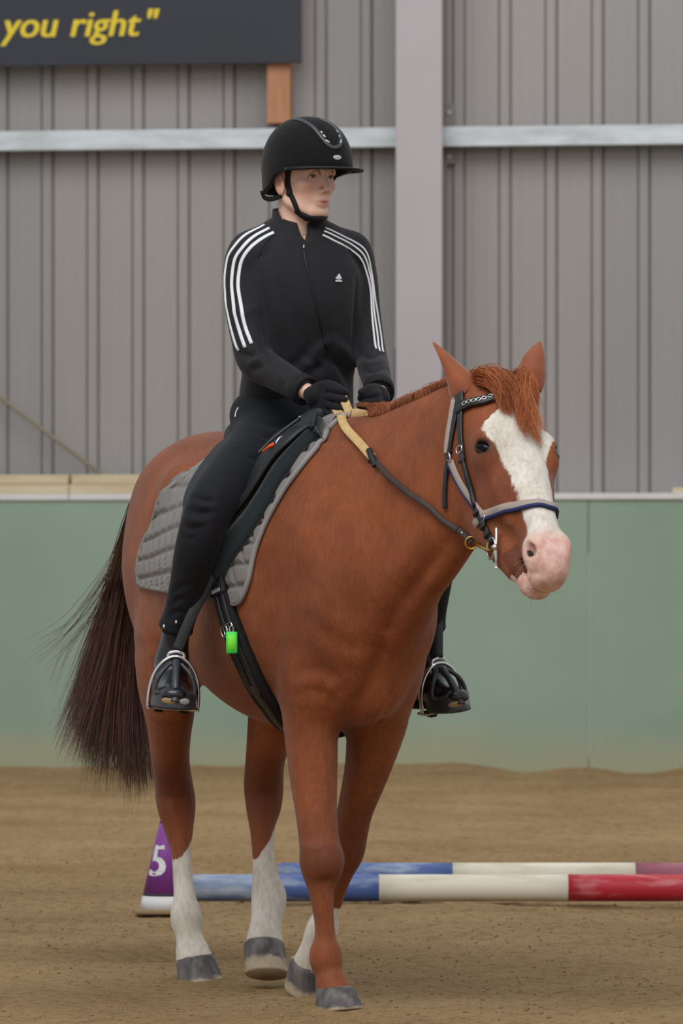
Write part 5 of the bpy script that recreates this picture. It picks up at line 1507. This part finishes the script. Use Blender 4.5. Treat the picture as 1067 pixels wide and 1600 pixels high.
jo = rid(V, F, 'jacket', M_JAC); JB = bvh_of(V, F)
M_WST = mat('white_stripe', (228, 230, 234), .6)
def jray(L):
    out = []
    for q in L:
        h = ray(JB, *q)[0]
        if h is not None: out.append(np.array(h))
    return out
def jstrip(name, L, w, m, t=.0012, off=.0006, n=50, lab=None, parent=None):
    P = smooth_path(jray(L), n); Q, Nn = snap(JB, P, off, 5); V, F = ribbon_arr(Q, Nn, w, t, sink=.001)
    return rid(V, F, name, m, lab, parent or jo) if False else rid(V, F, name, m, lab)
for L in ([(413, 351), (392, 362), (370, 380), (355, 405), (351, 440), (353, 475), (360, 510), (373, 548)],
          [(421, 356), (402, 366), (381, 384), (366, 408), (362, 442), (365, 477), (372, 510), (383, 543)],
          [(428, 363), (412, 371), (390, 388), (376, 412), (372, 445), (377, 480), (383, 510), (393, 537)]):
    jstrip('sleeve_stripe', L, .0092, M_WST)
for L in ([(508, 356), (530, 366), (552, 377), (571, 392), (579, 418), (584, 450), (590, 490), (596, 530), (599, 550)],
          [(506, 361), (528, 371), (549, 382), (567, 397), (576, 420), (582, 452), (585, 490), (590, 525), (594, 549)],
          [(504, 367), (524, 377), (546, 389), (562, 402), (572, 424), (579, 456), (581, 490), (584, 520), (588, 545)]):
    L2 = [q for q in L if ray(JB, *q)[0] is not None]
    jstrip('sleeve_stripe', L2, .0052, M_WST)
jstrip('zip', [(474, 384), (478, 410), (486, 440), (495, 480), (504, 520), (510, 545)], .007, mat('black_zip', (14, 14, 16), .5), .002)
jstrip('raglan_seam', [(430, 366), (412, 384), (402, 405)], .0022, mat('seam', (14, 14, 15), .8), .0012)
jstrip('raglan_seam', [(520, 372), (546, 390), (566, 412)], .0022, bpy.data.materials['seam'], .0012)
p = A(.17, 474, 383); h = ray(JB, 474, 383); b = MB().tube(np.array([np.array(h[0]) + np.array(h[1]) * .004, np.array(ray(JB, 474, 391)[0]) + np.array(h[1]) * .005]), .0022, 6); b.build('zip_pull', M_SIL, RID, origin=RB)
# hem band and cuffs
def ringband(name, C, d, sdv, ra, rb_, w, m, n=36, t=.004, a0=0):
    d = nrm(d); u = nrm(np.array(sdv) - d * np.dot(sdv, d)); v = np.cross(d, u); q = np.linspace(0, 2 * math.pi, n, endpoint=False)
    P = np.array([C + u * math.cos(a) * ra + v * math.sin(a) * rb_ for a in q]); Nn = nrm(P - C)
    V, F = ribbon_arr(P, Nn, w, t, closed=True, sink=.004); return rid(V, F, name, m)
M_RIB = mat('ribbed_cuff', (20, 20, 23), .85, bump=.5, bscale=200)
ringband('cuff', armR[-1] - nrm(armR[-1] - armR[-2]) * .005, armR[-1] - armR[-2], (0, 0, 1), .0365, .0365, .032, M_RIB)
ringband('cuff', armL[-1] - nrm(armL[-1] - armL[-2]) * .005, armL[-1] - armL[-2], (0, 0, 1), .0365, .0365, .032, M_RIB)
# chest logo: three leaning bars cut to a mountain, small word beneath
lg = A(.2, 528, 436); h = ray(JB, 528, 436); lc = np.array(h[0]); ln = np.array(h[1]); ln = nrm(ln); lu = nrm(np.array([0, 0, 1.]) - ln * ln[2]); ls = np.cross(lu, ln)
LM = Matrix([[*q, 0] for q in np.array([ls, lu, ln]).T.tolist()] + [[0, 0, 0, 1]]); LM.translation = Vector(lc + ln * .003 - np.array(RB))
mb = MB()
for x0, hgt in ((-.0082, .0048), (-.0018, .0095), (.0046, .0140)):
    pl = [(x0 - .0012, 0), (x0 + .0036, 0), (x0 + .0036 - hgt * .48 + .0 + .0035, hgt), (x0 - hgt * .48 + .0018, hgt * .82)]
    # bars lean: bottom right, top left
    q = [(x0, 0), (x0 + .0048, 0), (x0 + .0048 - hgt * .45, hgt), (x0 - hgt * .45 + .0004, hgt * .80)]
    V = [(a, b_, z) for z in (0, .001) for a, b_ in q]; mb.add([LM @ Vector(v_) for v_ in V], [(4, 5, 6, 7), (0, 1, 5, 4), (1, 2, 6, 5), (2, 3, 7, 6), (3, 0, 4, 7), (3, 2, 1, 0)])
mb.build('chest_logo', M_WST, RID, smooth=False)
text_mesh('chest_wordmark', 'adidas', .0082, M_WST, RID, LM @ Matrix.Translation((0, -.0072, 0)), align='CENTER', bold=.0003, extrude=.0004)
# collar
def collar():
    c = torso[7] + np.array([.012, 0, -.012]); n, m_ = 61, 10; V = []; fz = math.radians(-10)
    for i in range(n):
        w_ = (i / (n - 1) - .5) * 2                       # -1 .. 1 from one zip edge round the back to the other
        a = math.pi + w_ * math.pi * .97
        near = max(0, (abs(w_) - .62) / .38)
        hgt = (.088 + .010 * math.cos(w_ * math.pi)) * (1 - near ** 1.3 * .75)
        for j in range(m_):
            t = j / (m_ - 1); r_ = .072 - .010 * t + .012 * near * t
            aa = a + fz + (.34 * near * t) * (-1 if w_ > 0 else 1)
            V.append(c + np.array([math.cos(aa) * r_, math.sin(aa) * r_, -.022 + (hgt + .012) * t]))
    F = [(i * m_ + j, (i + 1) * m_ + j, (i + 1) * m_ + j + 1, i * m_ + j + 1) for i in range(n - 1) for j in range(m_ - 1)]
    o = rid(V, F, 'collar', M_JAC); md = o.modifiers.new('t', 'SOLIDIFY'); md.thickness = .006; md.offset = 1
collar()

# skin: head and neck fine, hidden body coarse, one mesh
HC0 = A(.085, 472, 278); hy = math.radians(17)
FF = np.array([math.cos(hy), math.sin(hy), 0]); FS = np.array([-math.sin(hy), math.cos(hy), 0]); FU = np.array([0, 0, 1.])
R3 = np.array([FF, FS, FU])
def fp(a, b, c): return HC0 + FF * a + FS * b + FU * c
f = Field(HC0 - (.13, .13, .22), HC0 + (.15, .13, .15), .0022)
f.ell(fp(-.008, 0, .035), (.094, .074, .088), 0, R3)
f.ell(fp(.038, 0, -.022), (.049, .054, .072), .02, R3)
f.ell(fp(.028, 0, -.056), (.048, .043, .038), .02, R3)
f.ell(fp(.068, 0, -.094), (.017, .017, .013), .02, R3)
for s in (-1, 1):
    f.sweep([fp(-.005, s * .056, -.035), fp(.015, s * .052, -.068), fp(.060, s * .020, -.092)], [.014, .014, .013], FS, .025)
    f.ell(fp(.058, s * .040, -.022), (.020, .016, .014), .02, R3)
    f.sweep([fp(.070, s * .046, .012), fp(.085, s * .028, .018), fp(.089, s * .010, .014)], [.008, .009, .008], FU, .012)
    f.ell(fp(.098, s * .030, -.001), (.014, .018, .012), .012, R3, 's'); f.ell(fp(.0700, s * .031, -.001), (.0122, .0135, .0118), .005, R3); f.ell(fp(.0860, s * .0305, -.0012), (.0095, .0128, .0043), .002, R3, 's')
    f.ell(fp(.0900, s * .0125, -.040), (.010, .0070, .007), .006, R3)
    # ear
    eR = nrm(np.array([FF * .9 + FU * .3, FS, FU - FF * .3]))
    f.ell(fp(-.004, s * .075, -.020), (.018, .008, .030), .006, eR); f.ell(fp(-.001, s * .083, -.016), (.010, .005, .018), .003, eR, 's')
f.sweep([fp(.082, 0, .010), fp(.093, 0, -.012), fp(.1045, 0, -.034)], [.0070, .0078, .0092], FS, .010)
f.ell(fp(.078, 0, -.062), (.014, .022, .016), .014, R3)
f.ell(fp(.0850, 0, -.0640), (.0050, .0180, .0045), .010, R3); f.ell(fp(.0836, 0, -.0745), (.0052, .0160, .0048), .010, R3)
f.ell(fp(.0925, 0, -.0690), (.008, .0170, .0012), .002, R3, 's')
for s in (-1, 1): f.ell(fp(.100, s * .0062, -.0500), (.0035, .0030, .003), .002, R3, 's')
f.sweep([fp(-.015, 0, -.04), fp(-.020, 0, -.10), fp(-.030, -.0, -.16), torso[7] + (0, 0, -.03)], [.052, .051, .053, .06], FS, .02)
V1, F1 = f.mesh(); V1 = relax(V1, F1, 1)
q = (V1 - HC0) @ R3.T
lip = np.exp(-(((q[:, 0] - .091) / .010) ** 2 + (q[:, 1] / .0175) ** 2 + ((q[:, 2] + .0695) / .0078) ** 2))
blush = np.exp(-(((q[:, 0] - .06) / .04) ** 2 + ((np.abs(q[:, 1]) - .042) / .022) ** 2 + ((q[:, 2] + .035) / .025) ** 2)) + .8 * np.exp(-(((q[:, 0] - .108) / .012) ** 2 + (q[:, 1] / .012) ** 2 + ((q[:, 2] + .035) / .012) ** 2)) + .9 * (np.abs(q[:, 1]) > .070) * (q[:, 2] < .02)
bz = .0140 - 3.2 * (np.abs(q[:, 1]) - .026) ** 2 / .02 * .35
brow = np.exp(-(((q[:, 2] - bz) / .0030) ** 2)) * (q[:, 0] > .05) * smoothstep(np.abs(q[:, 1]), .008, .014) * (1 - smoothstep(np.abs(q[:, 1]), .042, .050))
f = Field((-.2, -.5, .84), (.42, .5, 2.04), .0075)
f.sweep(torso, rtor, TS, 0, 2.2, grow=-.024); f.ell((.0, 0, 1.545), (.085, .105, .07), .03)
f.sweep(legR, rleg, (.5, .85, 0), .03, grow=-.02); f.sweep(legL, rleg, (.5, .85, 0), .03, grow=-.02)
hR0, hL0 = armR[-1] + nrm(armR[-1] - armR[-2]) * .012, armL[-1] + nrm(armL[-1] - armL[-2]) * .012
f.sweep(armR + [hR0], rarR + [.033], (0, 0, 1), .02, grow=-.011); f.sweep(armL + [hL0], rarL + [.033], (0, 0, 1), .02, grow=-.011)
V2, F2 = f.mesh(); V2 = relax(V2, F2, 2)
M_SKIN = mat('fair_skin', (216, 172, 152), .5, spec=.35)
nt = M_SKIN.node_tree; N_ = nt.nodes; b_ = N_['Principled BSDF']
b_.inputs['Subsurface Weight'].default_value = .12; b_.inputs['Subsurface Radius'].default_value = (.012, .005, .003)
a1 = N_.new('ShaderNodeAttribute'); a1.attribute_name = 'lip'; a2 = N_.new('ShaderNodeAttribute'); a2.attribute_name = 'blush'
m1 = N_.new('ShaderNodeMixRGB'); m1.inputs[1].default_value = lin(232, 190, 170); m1.inputs[2].default_value = lin(226, 156, 140)
m0 = N_.new('ShaderNodeMath'); m0.operation = 'MULTIPLY'; m0.inputs[1].default_value = .5; nt.links.new(a2.outputs['Fac'], m0.inputs[0]); nt.links.new(m0.outputs[0], m1.inputs[0])
m2 = N_.new('ShaderNodeMixRGB'); m2.inputs[2].default_value = lin(196, 118, 110); nt.links.new(m1.outputs[0], m2.inputs[1])
nt.links.new(a1.outputs['Fac'], m2.inputs[0])
a3 = N_.new('ShaderNodeAttribute'); a3.attribute_name = 'brow'; m3 = N_.new('ShaderNodeMixRGB'); m3.inputs[2].default_value = lin(84, 56, 42); nt.links.new(m2.outputs[0], m3.inputs[1])
m4 = N_.new('ShaderNodeMath'); m4.operation = 'MULTIPLY'; m4.inputs[1].default_value = .85; nt.links.new(a3.outputs['Fac'], m4.inputs[0]); nt.links.new(m4.outputs[0], m3.inputs[0]); nt.links.new(m3.outputs[0], b_.inputs['Base Color'])
rid(np.concatenate([V1, V2]), np.concatenate([F1, F2 + len(V1)]), 'body', M_SKIN, attrs={'lip': np.concatenate([lip, V2[:, 0] * 0]), 'brow': np.concatenate([brow, V2[:, 0] * 0]), 'blush': np.concatenate([np.clip(blush, 0, 1), V2[:, 0] * 0])})
FB = bvh_of(V1, F1)
M_EW = mat('eye_white', (150, 142, 138), .3); M_IR = mat('brown_iris', (66, 48, 38), .15); M_BR = mat('brow_hair', (92, 66, 52), .8)
for s in (-1, 1):
    ec = fp(.0702, s * .031, -.001); V, F = uv_ball(ec, .0098, R3, 20, 12); rid(V, F, 'eyeball', M_EW)
    gz = nrm(FF + FS * .10); V, F = uv_ball(ec + gz * .0070, (.0040, .0056, .0056), np.array([gz, np.cross(FU, gz), FU]), 14, 8); rid(V, F, 'iris', M_IR)
    P, Nn = snap(FB, smooth_path([fp(.0790, s * .0200, -.0010), fp(.0820, s * .025, .0028), fp(.0815, s * .032, .0036), fp(.0765, s * .0415, .0004)], 16), -.0002, 0)
    MB().tube(P, .0011, 6).build('eyelashes', mat('dark_lash', (58, 38, 32), .7), RID, origin=RB)

# short hair showing at the temple and nape
for s in (-1, 1):
    P, Nn = snap(FB, smooth_path([fp(.028, s * .07, .03), fp(.022, s * .07, .010), fp(.016, s * .07, -.004)], 12), .001, 2)
    V, F = ribbon_arr(P, Nn, [.03 - .0018 * i for i in range(12)], .003, sink=.002); rid(V, F, 'sideburn', M_BR)

# helmet
HEL = empty('helmet'); HEL.parent = RID; HEL['label'] = 'black velvet riding helmet with grey vent trim and chin harness'
M_HEL = mat('black_velvet', (20, 20, 22), .9, spec=.15, sheen=.12, bump=.2, bscale=120)
hc_ = (.018, 0)
def zlow(a):            # a azimuth from the front
    a = abs(a); return float(np.interp(a, [0, .9, 1.35, 1.6, 1.85, 2.2, 3.15], [.014, .012, .010, .004, -.030, -.040, -.042]))
n, m_ = 72, 26; V = []
for i in range(n):
    a = 2 * math.pi * i / n - math.pi; zl = zlow(a)
    for j in range(m_):
        t = j / (m_ - 1)
        if t < .25: z = zl + (.030 - zl) * t / .25; g = 1.0 - .03 * (1 - t / .25)
        else:
            q = (t - .25) / .75 * math.pi / 2; z = .030 + .130 * math.sin(q); g = max(math.cos(q), .0) ** .86
        rf = .137 if abs(a) < math.pi / 2 else .132
        V.append(fp(hc_[0] + rf * g * math.cos(a), .110 * g * math.sin(a), z))
F = [(i * m_ + j, ((i + 1) % n) * m_ + j, ((i + 1) % n) * m_ + j + 1, i * m_ + j + 1) for i in range(n) for j in range(m_ - 1)]
o = rid(V, F, 'shell', M_HEL, None, HEL); HB2 = bvh_of(V, F); md = o.modifiers.new('t', 'SOLIDIFY'); md.thickness = .010; md.offset = -1
n, m_ = 33, 8; V = []
for i in range(n):
    a = (i / (n - 1) - .5) * 2 * 1.30; ext = .052 * max(0, math.cos(a / 1.30 * math.pi / 2)) ** 1.1
    for j in range(m_):
        t = j / (m_ - 1); r = 1 + 0 * t
        V.append(fp(hc_[0] + (.133 + ext * t) * math.cos(a), (.108 + ext * t * .7) * math.sin(a), .019 - .002 * t - .004 * t * t))
F = [(i * m_ + j, (i + 1) * m_ + j, (i + 1) * m_ + j + 1, i * m_ + j + 1) for i in range(n - 1) for j in range(m_ - 1)]
o = rid(V, F, 'peak', M_HEL, None, HEL); md = o.modifiers.new('t', 'SOLIDIFY'); md.thickness = .0045; md.offset = 0
def hray(L): return [np.array(h[0]) for h in (ray(HB2, *q) for q in L) if h[0] is not None]
M_TRIM = mat('dark_grey_trim', (62, 64, 66), .35, spec=.5)
P = smooth_path(hray([(458, 187), (474, 190), (490, 200), (502, 214), (512, 226), (522, 231), (531, 226), (531, 213), (524, 201), (512, 192), (500, 187)]), 60); Q, Nn = snap(HB2, P, .0005, 6)
V, F = ribbon_arr(Q, Nn, .0105, .004, sink=.002); rid(V, F, 'vent_trim', M_TRIM, None, HEL)
for (x0, y0, x1, y1) in ((501, 207, 503, 210), (504, 212, 508, 216), (508, 220, 514, 224), (525, 206, 526, 209), (528, 213, 529, 216), (531, 220, 530, 225)):
    L = hray([(x0, y0), (x1, y1)])
    if len(L) == 2:
        Q, Nn = snap(HB2, L, .005, 0); V, F = ribbon_arr(Q, Nn, .0045, .001); rid(V, F, 'vent_slot', mat('pale_silver', (186, 188, 190), .4), None, HEL)
h = ray(HB2, 527, 246); c = np.array(h[0]); nn = nrm(np.array(h[1])); 
if nn.dot(np.array([.9, -.4, 0])) < 0: nn = -nn
uu = nrm(FU - nn * nn[2]); ss = np.cross(uu, nn)
V, F = uv_ball(c, (.0125, .0064, .0018), np.array([ss, uu, nn]), 20, 8); rid(V, F, 'badge', bpy.data.materials['pale_silver'], 'small silver oval badge', HEL)
BM = Matrix([[*q_, 0] for q_ in np.array([ss, uu, nn]).T.tolist()] + [[0, 0, 0, 1]]); BM.translation = Vector(c + nn * .0016 - uu * .0018 - np.array(RB))
mb = MB()
for k in range(5):
    x0 = -.0070 + k * .0032; mb.tube([BM @ Vector(v_) for v_ in ((x0, .0002, 0), (x0 + .0012, .0040, 0))], .0005, 4)
mb.build('badge_lettering', M_BLK, HEL, kind='stuff')
# harness
M_STR = mat('black_harness_webbing', (17, 17, 19), .8)
def hs_(P, w, n=30, nm='harness_strap', off=.002):
    Q, Nn = snap(FB, smooth_path(P, n), off, 4)
    for _ in range(3): Q[1:-1] = .5 * Q[1:-1] + .25 * (Q[:-2] + Q[2:])
    V, F = ribbon_arr(Q, Nn, w, .003, sink=.001); rid(V, F, nm, M_STR, None, HEL)
def face(px, py):
    h = ray(FB, px, py); return np.array(h[0]) if h[0] is not None else None
P1 = [fp(.030, -.073, .02), face(450, 285), face(453, 302)]
P2 = [face(453, 302), face(460, 316), face(467, 330)]
hs_([p for p in P1 if p is not None], .015); hs_([p for p in P2 if p is not None] + [fp(.045, -.030, -.108)], .013)
for s in (1,):
    hs_([fp(.030, .073, .02), fp(.02, .07, -.02), fp(.025, .06, -.06), fp(.045, .030, -.108)], .014)
# chin cup under the jaw
V = []; n, m_ = 25, 6
C = smooth_path([fp(.030, -.048, -.088), fp(.052, -.030, -.106), fp(.072, .0, -.113), fp(.052, .030, -.106), fp(.030, .048, -.088)], 26)
Nn = nrm(C - fp(.02, 0, -.05)); V, F = ribbon_arr(C, Nn, np.interp(np.linspace(0, 1, 26), [0, .3, .5, .7, 1], [.014, .022, .026, .022, .014]), .007, sink=.003); rid(V, F, 'chin_cup', M_STR, None, HEL)
P = smooth_path([fp(-.060, -.088, -.035), fp(-.058, -.080, -.052), fp(-.035, -.074, -.057), fp(.006, -.066, -.048)], 20); Nn = np.tile(-FS, (20, 1)); V, F = ribbon_arr(P, Nn, .013, .003); rid(V, F, 'rear_strap', M_STR, None, HEL)
P = smooth_path([fp(-.060, .088, -.035), fp(-.058, .080, -.052), fp(-.035, .074, -.057), fp(.006, .066, -.048)], 20); Nn = np.tile(FS, (20, 1)); V, F = ribbon_arr(P, Nn, .013, .003); rid(V, F, 'rear_strap', M_STR, None, HEL)
p = face(453, 302)
if p is not None: V, F = uv_ball(p - FS * .004, (.010, .006, .010), R3, 14, 8); rid(V, F, 'strap_adjuster', M_STR, None, HEL)

# gloved hands
M_GLV = mat('black_knit_glove', (26, 25, 30), .85, spec=.2, sheen=.08, bump=.4, bscale=260)
def hand(wr, wdir, palm, kn, pip, tip, thumb, lo, hi, lab):
    f = Field(lo, hi, .0026)
    sv = nrm(np.array(kn[0]) - np.array(kn[-1]))
    f.sweep([wr + wdir * .024, wr + wdir * .032, palm[0], palm[1]], [(.021, .026), (.024, .026), (.034, .017), (.035, .014)], sv, .008)
    for k, p_, t_, r in zip(kn, pip, tip, (.0098, .0102, .0098, .0086)):
        f.sweep([palm[0] * .35 + np.array(k) * .65, k, p_, t_[0], t_[1]], [r * .95, r * 1.0, r * .92, r * .88, r * .78], sv, .0028, sub=3)
    f.sweep(thumb, [.0150, .0120, .0105, .0090], sv, .010, sub=3)
    V, F = f.mesh(); return rid(relax(V, F, 1), F, 'glove', M_GLV, lab)
wr = hR0; wd = nrm(armR[-1] - armR[-2])
kn = [A(.362, 516, 607), A(.368, 518, 620), A(.363, 516, 633), A(.354, 510, 645)]
pip = [A(.396, 537, 612), A(.402, 539, 625), A(.397, 536, 638), A(.386, 529, 650)]
tip = [[A(.360, 541, 619), A(.330, 530, 620)], [A(.362, 543, 631), A(.332, 531, 632)], [A(.358, 539, 643), A(.330, 527, 643)], [A(.350, 531, 652), A(.326, 520, 650)]]
th = [A(.315, 492, 610), A(.345, 508, 601), A(.368, 523, 603), A(.384, 535, 610)]
hand(wr, wd, [A(.325, 494, 620), A(.345, 508, 626)], kn, pip, tip, th, (.20, -.16, 1.42), (.46, .10, 1.68), 'gloved right hand closed on the rein')
wr = hL0; wd = nrm(armL[-1] - armL[-2])
kn = [A(.375, 588, 614), A(.380, 588, 626), A(.378, 589, 638), A(.372, 591, 648)]
pip = [A(.395, 572, 618), A(.400, 571, 630), A(.397, 573, 641), A(.390, 577, 651)]
tip = [[A(.378, 563, 622), A(.350, 570, 624)], [A(.380, 562, 634), A(.352, 569, 636)], [A(.376, 565, 645), A(.350, 572, 646)], [A(.368, 570, 654), A(.346, 576, 654)]]
th = [A(.335, 596, 613), A(.36, 586, 606), A(.385, 574, 608), A(.395, 564, 613)]
hand(wr, wd, [A(.345, 593, 624), A(.365, 590, 631)], kn, pip, tip, th, (.22, .02, 1.42), (.48, .24, 1.68), 'gloved left hand closed on the rein')
